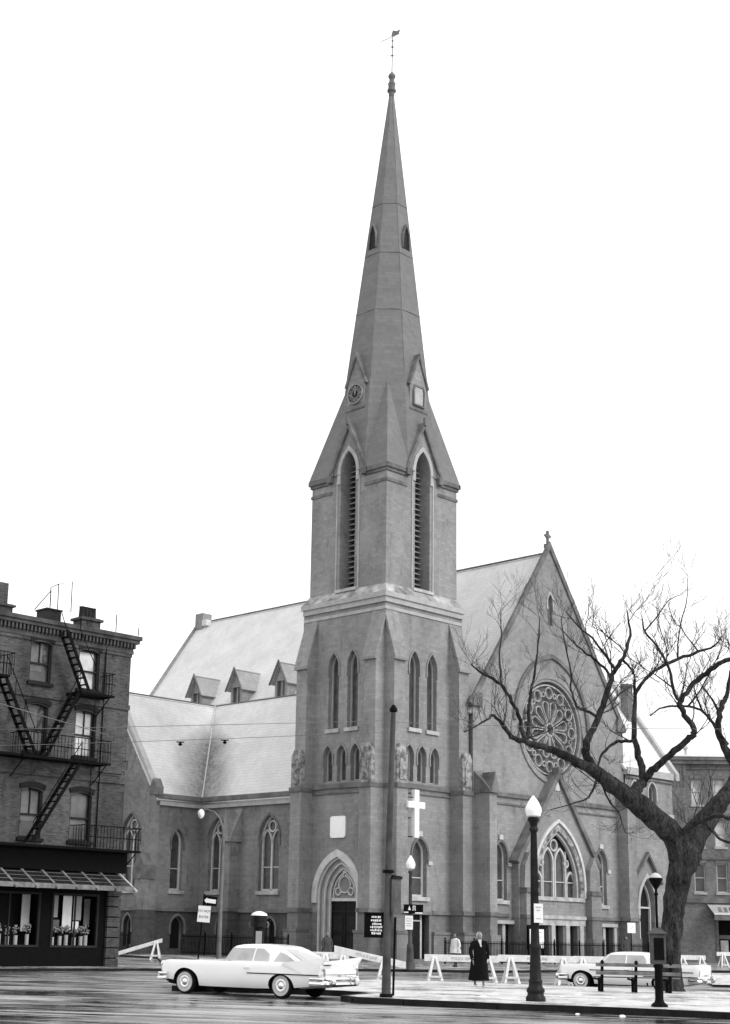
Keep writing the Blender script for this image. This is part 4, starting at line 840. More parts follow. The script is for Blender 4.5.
def potted(x, h, sc, seed):
    r_ = random.Random(seed); t = empty('flower_vase', (0, 0, 0), 0)
    t.matrix_world = bb_m @ Matrix.Translation((x, .22, .93))
    mb = MB(); mb.lathe([(.07, 0), (.085, .02), (.085, h), (.1, h+.02)], (0, 0), 12); mb.build('vase', 'frame', t, smooth=True)
    mb = MB()
    for i in range(26):
        a, q, z = r_.uniform(0, 6.28), r_.uniform(.02, .15), h+r_.uniform(.1, .42)
        mb.tube([(0, 0, h), (q*math.cos(a), q*math.sin(a), z)], .006, 4)
        c_ = Vector((q*math.cos(a), q*math.sin(a), z)); s_ = r_.uniform(.03, .055)
        mb.add([c_+Vector(v)*s_ for v in ((1, 0, 0), (-1, 0, 0), (0, 1, 0), (0, -1, 0), (0, 0, 1), (0, 0, -1))], [(0, 2, 4), (2, 1, 4), (1, 3, 4), (3, 0, 4), (2, 0, 5), (1, 2, 5), (3, 1, 5), (0, 3, 5)], 1)
    mb.build('flowers', ['ironw', 'trim'], t); return t
bb_m = Matrix.Translation((-8.17, 66.24, 0)) @ Matrix.Rotation(PSI, 4, 'Z')
ordn = ['first', 'second', 'third', 'fourth', 'fifth', 'sixth']
for i, x in enumerate(spots):
    t = potted(x, .34+.05*((i*7) % 3), 1, i)
    w_ = 'right' if i < 6 else 'left'
    tag(t, f'white vase of flowers, {ordn[i % 6]} from the left in the {w_} hand shop window', 'vase', 'flower vases standing in the shop windows')
# awning skeleton
aw = MB(); s0, s1 = -16., -.55; zt, zb, out = 4.05, 3.42, -1.35
A = tag(empty('awning', (0, 0, 0), 0), 'long shop awning of dark glass panes with pale ribs over the vase windows', 'awning'); A.matrix_world = bb_m
mb = MB(); mb.add([(s0, -.07, zt), (s1, -.07, zt), (s1, out, zb), (s0, out, zb), (s0, -.07, zt-.03), (s1, -.07, zt-.03), (s1, out, zb-.03), (s0, out, zb-.03)], [(0, 1, 2, 3), (7, 6, 5, 4), (0, 4, 5, 1), (1, 5, 6, 2), (2, 6, 7, 3), (3, 7, 4, 0)])
mb.build('glazing', 'ironw', A)
x = s1; k_ = 0
while x > s0:
    mb = MB(); 
    p = [(x-.05, -.05, zt+.02), (x+.05, -.05, zt+.02), (x+.05, out-.2, zb-.2), (x-.05, out-.2, zb-.2)]
    mb.add(p+[(a, b_, c_+.08) for a, b_, c_ in p], [(0, 1, 2, 3), (7, 6, 5, 4), (0, 4, 5, 1), (1, 5, 6, 2), (2, 6, 7, 3), (3, 7, 4, 0)])
    mb.build('rib', 'trim' if k_ == 0 else 'ledge2', A); x -= 1.0; k_ += 1  # end rib in a paler stone tone, sunlight on it painted in
mb = MB(); mb.box(s0, s1, out-.06, out, zb-.18, zb+.02); mb.box(s0, s1, -.12, -.065, zt, zt+.16)
mb2 = MB()
for q in (.25, .5, .75): mb2.box(s0, s1, -.07+(out+.07)*q-.015, -.07+(out+.07)*q+.015, zt+(zb-zt)*q, zt+(zb-zt)*q+.02)
mb2.build('purlins', 'belt', A)
mb.build('fascia', 'ledge2', A)
# fire escapes
def fe_platform(mb, s0, s1, z, d0=-1.1, d1=-.05):
    for s in (s0, s1): mb.box(s-.03, s+.03, d0, d1, z-.08, z)
    mb.box(s0, s1, d0-.03, d0+.03, z-.1, z+.0); mb.box(s0, s1, d1-.03, d1, z-.08, z)
    x = d0+.1
    while x < d1: mb.box(s0, s1, x, x+.05, z-.02, z); x += .11
def fe_rail(mb, s0, s1, z, d0=-1.1, h=.95, ends=(1, 1), step=.17):
    for zz in (h, h*.5): mb.tube([(s0, d0, z+zz), (s1, d0, z+zz)], .02, 5)
    x = s0
    while x <= s1+.01: mb.tube([(x, d0, z), (x, d0, z+h)], .013, 4, caps=False); x += step
    for s, e in ((s0, ends[0]), (s1, ends[1])):
        if e:
            mb.tube([(s, d0, z+h), (s, -.03, z+h)], .02, 5)
            for y in (-.9, -.7, -.5, -.3): mb.tube([(s, y, z), (s, y, z+h)], .013, 4, caps=False)
def fe_stair(mb, s0, z0, s1, z1, y0=-1.05, y1=-.5, step=.24, rail=True, tread=.16):
    L = math.hypot(s1-s0, z1-z0); k = int(abs(z1-z0)/step)
    for y in (y0, y1):
        mb.add([(s0-.08, y-.02, z0), (s0+.08, y-.02, z0), (s1+.08, y-.02, z1), (s1-.08, y-.02, z1), (s0-.08, y+.02, z0), (s0+.08, y+.02, z0), (s1+.08, y+.02, z1), (s1-.08, y+.02, z1)], [(0, 1, 2, 3), (7, 6, 5, 4), (0, 4, 5, 1), (1, 5, 6, 2), (2, 6, 7, 3), (3, 7, 4, 0)])
    for i in range(1, k): q = i/k; s, z = s0+(s1-s0)*q, z0+(z1-z0)*q; mb.box(s-tread/2, s+tread/2, y0, y1, z-.02, z+.02)
    if rail:
        mb.tube([(s0, y0-.02, z0+.85), (s1, y0-.02, z1+.85)], .02, 5)
        for i in range(0, k+1, 3): q = i/k; s, z = s0+(s1-s0)*q, z0+(z1-z0)*q; mb.tube([(s, y0-.02, z), (s, y0-.02, z+.85)], .014, 4)
fe = tag(empty('fire_escape', (0, 0, 0)), 'black iron fire escape zigzagging past the right hand windows of the brick building', 'fire escape'); fe.matrix_world = bb_m
for s0, s1, z in ((-3.7, -1.95, 11.55), (-6.4, -1.95, 8.6), (-7.3, -.1, 4.98)):
    mb = MB(); fe_platform(mb, s0, s1, z); mb.build('platform', 'iron', fe)
    mb = MB(); fe_rail(mb, (s0 if z > 5 else -3.1) if z < 11 else -2.6, s1, z, ends=(z < 9, 1)); mb.build('railing', 'iron', fe)
    mb = MB()
    for s in (s0+.15, s1-.15): mb.tube([(s, -1.05, z-.05), (s, -.02, z-.85)], .025, 5)
    mb.build('bracket', 'iron', fe)
for a in ((-4.55, 14.1, -3.25, 11.6, False), (-3.75, 11.5, -5.2, 8.65, True), (-3.45, 8.55, -5.65, 5.05, True)):
    mb = MB(); fe_stair(mb, a[0], a[1], a[2], a[3], rail=a[4], step=.27); mb.build('stair', 'iron', fe)
mb = MB(); mb.tube([(-3.9, -1.05, 14.7), (-3.9, -1.05, 14.2), (-2.9, -1.05, 12.6)], .02, 5); mb.tube([(-4.6, -.6, 14.9), (-4.6, -1.05, 14.1)], .02, 5)
mb.tube([(-1.75, -.06, 13.9), (-1.75, -.06, 5)], .03, 6); mb.tube([(-2.2, -.06, 11.4), (-2.2, -.06, 5)], .02, 6); mb.build('hand_rail', 'iron', fe)
fe2 = tag(empty('fire_escape', (0, 0, 0)), 'black iron fire escape stair cut off by the left edge of the photo', 'fire escape'); fe2.matrix_world = bb_m
for s0, s1, z in ((-9.5, -7.3, 11.75), (-9.6, -6.5, 8.6)):
    mb = MB(); fe_platform(mb, s0, s1, z); mb.build('platform', 'iron', fe2)
mb = MB(); fe_rail(mb, -9.5, -7.1, 11.75); mb.build('railing', 'iron', fe2)
mb = MB(); fe_stair(mb, -7.45, 11.7, -5.75, 8.65, step=.3, tread=.24); mb.build('stair', 'iron', fe2)
mb = MB(); mb.tube([(-.5, -.1, 8.9), (-.5, -.35, 8.9), (-.5, -.35, 8.5)], .02, 5); mb.tube([(-2.0, -.1, 8.3), (-.6, -.12, 8.3)], .02, 5); mb.build('hook', 'iron', bb)
# ------------------------------------------------------------------ brick block behind at right
kb = empty('brick_block', (27.0, 117.5, 0), -.08, 'three-storey brick block with light windows and a shop awning behind the tree', 'building')
rows = ((12.15, 14.15), (8.9, 10.9), (5.4, 7.6))
mb = MB(); holes = []; ww = []
for fl, (z0, z1) in enumerate(rows):
    for c in (.55, 3.15, 4.85, 6.55, 8.6, 10.3, 12.0, 14.2, 16.):
        if c > 3 or fl < 2: ww.append((c, .42, z0, z1, fl))
hs = [(c-h, z0) for c, h, z0, z1, f_ in ww]
holes = [[(c-h, z0), (c-h, z1), (c+h, z1), (c+h, z0)] for c, h, z0, z1, f_ in ww]
holes += [[(4.4, .6), (4.4, 3.3), (7.8, 3.3), (7.8, .6)], [(9, .6), (9, 3.3), (13.4, 3.3), (13.4, .6)]]
mb.panel([(-4, 0), (18, 0), (18, 15.3), (-4, 15.3)], holes, 0, .3, 0); mb.box(-4, -3.9, 0, 12, 0, 15.3); mb.box(17.9, 18, 0, 12, 0, 15.3); mb.box(-4, 18, 11.9, 12, 0, 15.3)
mb.build('wall', 'brick2', kb)
for c, h, z0, z1, f_ in ww:
    mb = MB(); mb.box(c-h, c+h, .24, .28, z0, z1, 0 if f_ < 2 or rr.random() > .5 else 2); mb.strip([(c-h, z0), (c-h, z1), (c+h, z1), (c+h, z0)], .08, .14, .24, 1, closed=True, off=-.04); mb.box(c-h, c+h, .16, .24, (z0+z1)/2-.03, (z0+z1)/2+.03, 1)
    mb.box(c-h-.1, c+h+.1, -.08, .1, z0-.18, z0-.003, 3); mb.box(c-h-.1, c+h+.1, -.06, .1, z1+.003, z1+.25, 4)
    mb.build('window', ['curtain', 'frame', 'pane', 'trim', 'belt'], kb)
mb = SEP('cornice', 'belt', kb)
for z0, z1, p in ((15.3, 15.6, .35), (15.6, 15.85, .5), (14.9, 15.0, .1)): mb.box(-4-p, 18+p, -p, 12, z0, z1, 0)
SEP('roof_snow', 'snow', kb).box(-4.6, 18.6, -.55, 12, 15.85, 15.98)
mb = MB(); mb.box(-4, 18, -.1, -.003, 11.0, 11.4); mb.box(-4, 18, -.1, -.003, 7.9, 8.1); mb.box(-4, 18, -.2, -.003, 4.6, 4.95); mb.build('string_course', 'belt', kb)
mb = MB(); mb.box(1.15, 2.35, -.16, -.003, 4.95, 15.3, 0)
for z0, z1 in ((12.9+.6, 15.1), (10.95, 11.9)):
    for x in (1.35, 1.6, 1.85, 2.1): mb.box(x, x+.06, -.2, -.162, z0, z1, 1)
mb.build('pilaster', ['brick2', 'belt'], kb)
mb = MB(); mb.box(4.4, 7.8, .9, 1, .6, 3.3, 0); mb.box(9, 13.4, .9, 1, .6, 3.3, 0); mb.box(4.6, 5.2, .5, .6, .8, 1.8, 1); mb.box(4.4, 7.8, .4, .5, 1.9, 2.2, 2); mb.box(4.2, 4.4, -.1, .2, .3, 3.4, 2); mb.build('shop_front', ['black', 'curtain', 'belt'], kb)
aw2 = tag(empty('awning', (27.0, 117.5, 0), -.08), 'pale shop awning with worn lettering on the brick block at the right edge', 'awning')
mb = MB(); mb.add([(3.6, -.05, 4.5), (14, -.05, 4.5), (14, -1.3, 3.75), (3.9, -1.3, 3.75), (3.6, -.05, 4.45), (14, -.05, 4.45), (14, -1.3, 3.7), (3.9, -1.3, 3.7)], [(0, 1, 2, 3), (7, 6, 5, 4), (0, 4, 5, 1), (1, 5, 6, 2), (2, 6, 7, 3), (3, 7, 4, 0)]); mb.build('canopy', 'trim', aw2)
mb = MB(); mb.box(3.9, 14, -1.33, -1.3, 3.3, 3.72, 0); x = 3.95
mb.box(3.9, 14, -1.34, -1.3, 3.72, 3.8, 1); mb.build('valance', ['belt', 'white'], aw2)
mb = MB()
for i in range(16): x = 4.3+i*.42; mb.add([(x, -.45, 4.28), (x+.26, -.45, 4.28), (x+.26, -1.05, 3.92), (x, -1.05, 3.92)], [(0, 1, 2, 3)])
mb.build('lettering', 'belt', aw2)
mb = MB(); mb.lathe([(3.6, 16.0), (.3, 17.0), (.12, 17.05), (.14, 17.5), (.3, 17.7), (.05, 18.0)], (3.9, 9), 4, ph=PI/4); mb.build('roof_lantern', 'trim', kb)
# filler masonry further back so that streets do not end in empty ground
for nm, loc, w_, h_, lab in (('brick_building', (-52, 120, 0), 34, 15, 'plain brick building far behind the left corner building'), ('brick_building', (52, 125, 0), 30, 14, 'plain brick building beyond the brick block at right')):
    r_ = empty(nm, loc, 0, lab, 'building'); mb = MB(); hh = [[(x, z), (x, z+1.8), (x+1, z+1.8), (x+1, z)] for x in [1.5+i*2.6 for i in range(int(w_/2.6))] for z in (1.2, 4.6, 8, 11.2)]
    mb.panel([(0, 0), (w_, 0), (w_, h_), (0, h_)], hh, 0, .25, 0); mb.box(0, w_, .25, 12, 0, h_, 1); mb.build('wall', ['brick2', 'pane'], r_); mb = MB(); mb.box(-.3, w_+.3, -.3, 12.2, h_, h_+.5); mb.build('cornice', 'belt', r_)
# ------------------------------------------------------------------ cars
def car(name, loc, heading, P, label):
    root = empty(name, loc, heading, label, 'car', 'white cars parked by the pavement'); root.scale = (P['sc'],)*3
    L = P['L']; 
    xs = [s[0] for s in P['st']]
    def st(x):
        S_ = P['st']
        for i in range(len(S_)-1):
            if S_[i][0] <= x <= S_[i+1][0]:
                q = (x-S_[i][0])/(S_[i+1][0]-S_[i][0]); q2 = q
                return [S_[i][j]*(1-q2)+S_[i+1][j]*q2 for j in range(5)]
        return list(S_[-1])
    rings = []
    X = sorted(set([s[0] for s in P['st']]+[i*.16 for i in range(int(L/.16)+1)]))
    for x in X:
        _, w_, zb, zf, zc = st(x)
        half = [(0, zb), (w_*.78, zb), (w_*.93, zb+.04), (w_*.985, zb+.14), (w_, zb+.28), (w_, (zb+zf)/2+.05), (w_*.985, zf-.16), (w_*.965, zf-.05), (w_*.93, zf), (w_*.87, zf-.005), (w_*.8, min(zf-.01, zc+.02) if zf > zc else zf), (w_*.72, zc), (w_*.4, zc+.02), (0, zc+.03)]
        ring = [(x, y, z) for y, z in half]+[(x, -y, z) for y, z in reversed(half[1:-1])]
        rings.append(ring)
    mb = MB(); mb.loft(rings)
    body = mb.build('body', ['enamel', 'under'], root, smooth=False)
    mods = []
    for wx in P['wx']:
        for sgn in (-1, 1):
            cb = MB(); n_ = 28; R = P['ar']
            fr_ = wx < L/2
            vs = [(wx+R*math.cos(2*PI*k/n_)*((1.4 if fr_ else 1.15) if math.cos(2*PI*k/n_) > 0 else 1.), sgn*y, .34+R*math.sin(2*PI*k/n_)*((1. if fr_ else .8) if math.sin(2*PI*k/n_) > 0 else 1.3)) for y in (.62, 1.3) for k in range(n_)]
            cb.add(vs, [(k, (k+1) % n_, (k+1) % n_+n_, k+n_) for k in range(n_)]+[tuple(range(n_)), tuple(range(n_, 2*n_))])
            c_ = cb.build('cutter', 'under'); c_.parent = root
            mo = body.modifiers.new('arch', 'BOOLEAN'); mo.operation = 'DIFFERENCE'; mo.object = c_; mo.solver = 'EXACT'; mods.append(c_)
    bpy.context.view_layer.update(); dg = bpy.context.evaluated_depsgraph_get()
    me = bpy.data.meshes.new_from_object(body.evaluated_get(dg)); body.modifiers.clear(); body.data = me
    for c_ in mods: bpy.data.objects.remove(c_)
    for p in me.polygons: p.use_smooth = True
    try: me.set_sharp_from_angle(angle=math.radians(32))
    except Exception: pass
    for p in me.polygons:
        c_ = p.center
        for wx in P['wx']:
            if abs(c_.y) < .93 and abs(c_.x-wx) < P['ar']*1.45 and math.hypot((c_.x-wx)/1.3, c_.z-.34) < P['ar']*1.2 and c_.z < .34+P['ar']+.02: p.material_index = 1
        if c_.z < P['st'][3][2]+.02 and abs(p.normal.z) > .7: p.material_index = 1
    # greenhouse: painted shell with glass let into its sides and ends
    g = P['gh']; zb = g['zb']-.04; zr = g['zr']; X0, X1, T0, T1 = g['b0'], g['b1'], g['t0'], g['t1']
    def cring(x0, x1, w_, z, e=.28, n_=40):
        cx_, rx = (x0+x1)/2, (x1-x0)/2; out = []
        for i in range(n_):
            a = 2*PI*i/n_; c_, s_ = math.cos(a), math.sin(a)
            out.append((cx_+rx*math.copysign(abs(c_)**e, c_), w_*math.copysign(abs(s_)**e, s_), z))
        return out
    zt = zr-.1
    mb = MB(); mb.loft([cring(X0, X1, .86, zb), cring(T0, T1, .69, zt), cring(T0+.05, T1-.08, .66, zr-.06, .35), cring(T0+.2, T1-.28, .55, zr-.02, .45), cring(T0+.45, T1-.55, .38, zr, .6), cring(T0+.7, T1-.75, .1, zr+.008, .9)])
    mb.build('roof', 'enamel', root, smooth=True)
    def sy(z): return .86+(.69-.86)*(z-zb)/(zt-zb)
    def fx(z): return X0+(T0-X0)*(z-zb)/(zt-zb)
    def rx_(z): return X1+(T1-X1)*(z-zb)/(zt-zb)
    z0, z1 = zb+.06, zt-.015
    for sg in (-1, 1):
        for pts in ([(fx(z0)+.16, z0), (g['bp'], z0), (g['bp']+.02, z1), (fx(z1)+.13, z1)], [(g['bp']+.06, z0), (g['c0'], z0), (g['c0']-.05, z0+.2), (g['c1'], z1), (g['bp']+.07, z1)], [(g['c0']+.15, z0), (rx_(z0)-.14, z0), (rx_(z0+.2)-.13, z0+.2), (g['c0']+.3, z1-.08)]):
            mb = MB(); k = len(pts); vs = [(x, sg*(sy(z)+.008), z) for x, z in pts]+[(x, sg*(sy(z)-.02), z) for x, z in pts]
            mb.add(vs, [tuple(range(k)), tuple(range(2*k-1, k-1, -1))]+[(i, (i+1) % k, (i+1) % k+k, i+k) for i in range(k)]); mb.build('side_window', 'cglass', root)
    for fn, o_, nm in ((fx, -.012, 'windscreen'), (rx_, .012, 'rear_window')):
        mb = MB(); vs = [(fn(z)+o_+dx, y, z) for dx in (0, -o_*3) for y, z in ((-.66, z0+.02), (.66, z0+.02), (.54, z1), (-.54, z1))]
        mb.add(vs, [(0, 1, 2, 3), (7, 6, 5, 4), (0, 4, 5, 1), (1, 5, 6, 2), (2, 6, 7, 3), (3, 7, 4, 0)]); mb.build(nm, 'cglass', root)
    if P.get('fins'):
        for sg in (-1, 1):
            mb = MB(); pts = [(4.3, .90), (4.35, .955), (5.0, 1.03), (5.72, 1.13), (5.56, .92), (5.5, .62), (5.1, .62)]; k = len(pts)
            vs = [(x, sg*(.995 if z < 1 else .97), z) for x, z in pts]+[(x, sg*(.86 if z < 1 else .92), z) for x, z in pts]
            mb.add(vs, [tuple(range(k)), tuple(range(2*k-1, k-1, -1))]+[(i, (i+1) % k, (i+1) % k+k, i+k) for i in range(k)]); mb.build('tail_fin', 'enamel', root)
    # wheels
    for wx in P['wx']:
        for sg in (-1, 1):
            w0 = MB(); T = lambda a, b_, c_, wx=wx, sg=sg: (wx+a, sg*(.74+c_), .335+b_)
            w0.lathe([(.18, 0), (.31, 0), (.335, .03), (.335, .15), (.31, .18), (.26, .185), (.18, .175)], (0, 0), 28, 0, T)
            w0.lathe([(.27, .176), (.27, .192), (.18, .186), (.18, .17)], (0, 0), 28, 1, T)
            wh = w0.build('wheel', ['tyre', 'frame'], root, smooth=True)
            w1_ = MB(); w1_.lathe([(.175, .15), (.175, .185), (.13, .195), (.1, .18), (.05, .21), (.01, .215)], (0, 0), 20, 0, T); w1_.build('hub_cap', 'chrome', wh, smooth=True)
    # bumpers, chrome and lamps
    mb = MB(); fz = P['fb']
    for xx, zz, dd, nm in ((-.04, fz, -1, 'f'), (L+.04, P['rb'], 1, 'r')):
        ww_ = .98
        for z_, r_ in ((zz, .075), (zz+.13, .055)):
            mb.tube([(xx-dd*.42, -ww_, z_), (xx-dd*.1, -ww_*.96, z_), (xx+dd*.05, -ww_*.6, z_), (xx+dd*.09, 0, z_), (xx+dd*.05, ww_*.6, z_), (xx-dd*.1, ww_*.96, z_), (xx-dd*.42, ww_, z_)], r_, 8)
        for yy in (-.62, .62): mb.lathe([(.02, 0), (.1, .03), (.11, .15), (.03, .2)], (0, 0), 10, 0, lambda a, b_, c_, xx=xx, dd=dd, yy=yy, zz=zz: (xx+dd*(c_-.02), yy+a, zz+.06+b_))
    mb.build('bumper', 'chrome', root, smooth=True)
    for sg in (-1, 1):
        mb = MB(); mb.box(P['tl'][0], P['tl'][0]+.05, sg*.86-.06, sg*.86+.06, P['tl'][1], P['tl'][1]+.22) ; mb.build('tail_lamp', 'tail', root, bevel=.02)
        for q in ((.58,) if P.get('single') else (.52, .74)):
            mb = MB(); mb.lathe([(.085, 0), (.1, .04), (.085, .06), (.0, .07)], (0, 0), 14, 0, lambda a, b_, c_, q=q, sg=sg: (.04-c_, sg*q+a, P['hl']+b_)); mb.build('headlight', 'chrome', root)
        mb = MB(); s0, s1, z0, z1 = P['spear']; mb.box(s0, s1, sg*(P['sw'])-.012*sg, sg*(P['sw']+.014), z0, z0+.028); 
        if P.get('spear2'): s0, s1, z0, z1 = P['spear2']; mb.box(s0, s1, sg*(P['sw'])-.012*sg, sg*(P['sw']+.016), z0, z0+.028)
        mb.build('side_trim', 'ironw', root)
        mb = MB(); xd = P['door']; mb.box(xd-.006, xd+.006, sg*(P['sw']-.02), sg*(P['sw']+.003), .32, P['gh']['zb']-.08); mb.box(xd+P['dl']-.006, xd+P['dl']+.006, sg*(P['sw']-.02), sg*(P['sw']+.003), .32, P['gh']['zb']-.08); mb.build('door_seam', 'trim', root) if not P.get('fins') else None
        mb = MB(); mb.tube([(xd+P['dl']-.3, sg*(P['sw']+.03), P['gh']['zb']-.17), (xd+P['dl']-.12, sg*(P['sw']+.03), P['gh']['zb']-.17)], .016, 6); mb.build('door_handle', 'chrome', root)
    mb = MB(); zd = P['st'][-3][4]+.03; mb.tube([(L-.3, -.6, zd+.02), (L-.9, -.62, zd+.06), (L-.9, .62, zd+.06), (L-.3, .6, zd+.02)], .008, 4); mb.box(L-.012, L+.012, -.6, .6, .6, .615); mb.build('boot_seam', 'ledge', root)
    mb = MB(); mb.box(-.03, .06, -.62, .62, fz+.2, fz+.38); mb.build('grille', 'ironw', root)
    mb = MB(); mb.box(L-.02, L+.1, -.16, .16, P['rb']+.1, P['rb']+.24, 0); mb.build('licence_plate', 'frame', root)
    return root
cad = dict(sc=.965, L=5.6, st=[(0, .80, .42, .80, .76), (.1, .9, .34, .9, .83), (.35, .96, .26, .93, .88), (.9, .99, .22, .94, .92), (1.7, 1.0, .2, .94, .95), (3.4, 1.0, .2, .945, .94), (4.3, 1., .22, .95, .92), (4.75, .99, .26, .955, .87), (5.15, .985, .3, .94, .82), (5.4, .98, .34, .9, .78), (5.5, .95, .4, .8, .72)],
    wx=(.95, 4.24), ar=.38, gh=dict(zb=.95, zr=1.42, b0=2.12, b1=4.95, t0=2.36, t1=4.1, bp=3.2, c0=3.78, c1=3.5, cw=.13), fb=.42, rb=.42, tl=(5.56, .6), hl=.8, spear=(3.15, 5.5, .63, .63), fins=1, sw=.998, door=1.9, dl=1.45)
c1 = Vector((-.8+.0, 40.45, 0)); hd = ANG; hx = Vector((math.cos(hd), math.sin(hd), 0)); hy = Vector((-math.sin(hd), math.cos(hd), 0))
car('hardtop_car', c1-hx*4.24*.965+hy*.96, hd, cad, 'long white hardtop car with pointed tail fins and whitewall tyres in the street')
ford = dict(sc=.93, L=5.2, st=[(0, .8, .42, .8, .76), (.12, .9, .34, .9, .84), (.4, .94, .26, .93, .88), (1.0, .96, .22, .94, .91), (1.7, .97, .2, .94, .94), (3.3, .97, .2, .94, .93), (4.1, .97, .22, .95, .92), (4.7, .96, .26, .98, .88), (5.05, .955, .32, 1.0, .84), (5.2, .93, .4, .97, .8)],
    wx=(.85, 3.85), ar=.37, gh=dict(zb=.94, zr=1.4, b0=1.4, b1=4.2, t0=1.8, t1=3.5, bp=2.5, c0=3.3, c1=3.15, cw=.08), fb=.42, rb=.42, tl=(5.16, .6), hl=.78, spear=(1.2, 5.0, .72, .72), spear2=(3.2, 5.0, .55, .55), sw=.97, door=1.7, dl=1.1, single=True)
h2 = math.radians(-28); hx2 = Vector((math.cos(h2), math.sin(h2), 0)); hy2 = Vector((-math.sin(h2), math.cos(h2), 0))
car('sedan_car', Vector((8.5, 52.6, 0))+hy2*.93, h2, ford, 'white sedan parked behind the slatted bench and the bare tree')
# ------------------------------------------------------------------ street furniture
def thing(name, loc, rz, label, cat, group=None): return empty(name, loc, rz, label, cat, group)
# trolley pole with control box
p = thing('utility_pole', (1.96, 39.0, .14), 0, 'tall dark trolley wire pole with a wooden box on its side in front', 'pole')
mb = MB(); mb.tube([(-.02, 0, 0), (-.01, 0, 1.), (.02, 0, 4.), (.1, 0, 7.35)], [.12, .104, .082, .064], 16); mb.build('shaft', 'pole', p, smooth=True)
mb = MB(); mb.lathe([(.07, 7.28), (.105, 7.31), (.105, 7.37), (.08, 7.41), (.04, 7.48)], (.1, 0), 14); mb.build('pole_cap', 'iron', p, smooth=True)
mb = MB(); mb.lathe([(.165, 0), (.165, .06), (.15, .1)], (-.02, 0), 16); mb.lathe([(.145, 3.1), (.15, 3.12), (.15, 3.16), (.14, 3.18)], (.01, 0), 16); mb.build('collar', 'iron', p)
mb = MB(); mb.box(.13, .33, -.16, .12, 1.99, 2.95, 0); mb.add([(.1, -.2, 2.95), (.37, -.2, 2.95), (.37, .16, 2.95), (.1, .16, 2.95), (.1, -.02, 3.06), (.37, -.02, 3.02)], [(0, 1, 5, 4), (2, 3, 4, 5), (0, 4, 3), (1, 2, 5), (0, 3, 2, 1)], 1)
bxx = mb.build('control_box', ['wood', 'iron'], p); mb = MB(); mb.box(.16, .3, -.175, -.162, 2.1, 2.85); mb.build('box_door', 'wood', bxx)
mb = MB(); mb.tube([(.2, -.02, 1.99), (.16, -.02, .05)], .03, 8); mb.build('conduit', 'iron', p)
# big acorn lamp
def acorn(parent, z, r, top):
    mb = MB(); mb.lathe([(r*.5, z), (r*.85, z+.08*top), (r, z+.3*top), (r*.96, z+.45*top), (r*.62, z+.72*top), (r*.28, z+.9*top), (.02, z+top)], (0, 0), 20)
    return mb.build('globe', 'globe', parent, smooth=True)
def fluted(mb, prof, n_=16, cx_=0):
    mb.lathe(prof, (cx_, 0), n_)
p = thing('street_lamp', (5.68, 38.6, .14), 0, 'near dark lamp post with white acorn globe and a parking sign', 'lamp', 'acorn globe street lamps')
mb = MB(); fluted(mb, [(.25, 0), (.25, .1), (.22, .14), (.2, .2), (.23, .24), (.23, .3), (.18, .36), (.165, .44), (.18, .5), (.15, .56), (.125, 1.25), (.145, 1.3), (.145, 1.36), (.115, 1.42), (.105, 1.8)], 20); mb.build('base', 'ironw', p, smooth=True)
mb = MB(); k_ = 16
prof = [(.1, 1.8), (.095, 2.5), (.085, 3.6), (.072, 4.2)]
mb.loft([[(r*(1+(.08 if a % 2 else -.05))*math.cos(a*PI/16), r*(1+(.08 if a % 2 else -.05))*math.sin(a*PI/16), z) for a in range(32)] for r, z in prof]); mb.build('shaft', 'ironw', p)
mb = MB(); fluted(mb, [(.085, 4.2), (.12, 4.24), (.12, 4.3), (.09, 4.34), (.1, 4.42), (.15, 4.5), (.15, 4.55), (.1, 4.6)], 20); mb.build('capital', 'ironw', p, smooth=True)
acorn(p, 4.57, .215, .56)
mb = MB(); mb.box(-.04, .19, -.15, -.135, 1.93, 2.4); sg_ = mb.build('parking_sign', 'paper', p); 
mb = MB(); mb.box(.0, .15, -.155, -.151, 2.29, 2.33); mb.box(.03, .12, -.155, -.151, 2.22, 2.25); mb.box(.01, .14, -.155, -.151, 2.02, 2.04); mb.build('lettering', 'ledge', sg_)
mb = MB(); mb.tube([(0, -.13, 2.3), (.1, -.14, 2.3)], .015, 6); mb.build('sign_clamp', 'iron', p)
# the far lamp beneath the cross
p = thing('street_lamp', (4.68, 71.8, .12), 0, 'far lamp with small white acorn globe just below the wall cross', 'lamp', 'acorn globe street lamps')
mb = MB(); fluted(mb, [(.25, 0), (.25, .2), (.18, .4), (.15, 1.1), (.1, 1.2), (.085, 2.5), (.075, 4.4), (.12, 4.46), (.1, 4.56)], 16); mb.build('shaft', 'pole', p, smooth=True)
acorn(p, 4.6, .23, .66)
mb = MB(); mb.box(-.32, .6, -.14, -.11, 2.55, 2.98); sb = mb.build('street_sign', 'iron', p)
mb = MB(); mb.prism([(-.12, 2.72), (.02, 2.72), (-.05, 2.92)], -.15, -.141); mb.box(.1, .14, -.15, -.141, 2.7, 2.9); mb.box(.2, .24, -.15, -.141, 2.7, 2.9); mb.box(.1, .24, -.15, -.141, 2.88, 2.92); mb.box(.1, .24, -.15, -.141, 2.79, 2.82); mb.box(-.3, -.1, -.15, -.141, 2.59, 2.64); mb.box(.22, .58, -.15, -.141, 2.56, 2.62); mb.build('lettering', 'paper', sb)
mb = MB(); mb.box(-.25, .12, -.13, -.1, 1.82, 2.46); st_ = mb.build('bus_stop_sign', 'paper', p)
mb = MB()
for z in (2.3, 2.2, 2.08, 1.98): mb.box(-.2, .06, -.135, -.131, z, z+.035)
mb.build('lettering', 'ledge', st_)
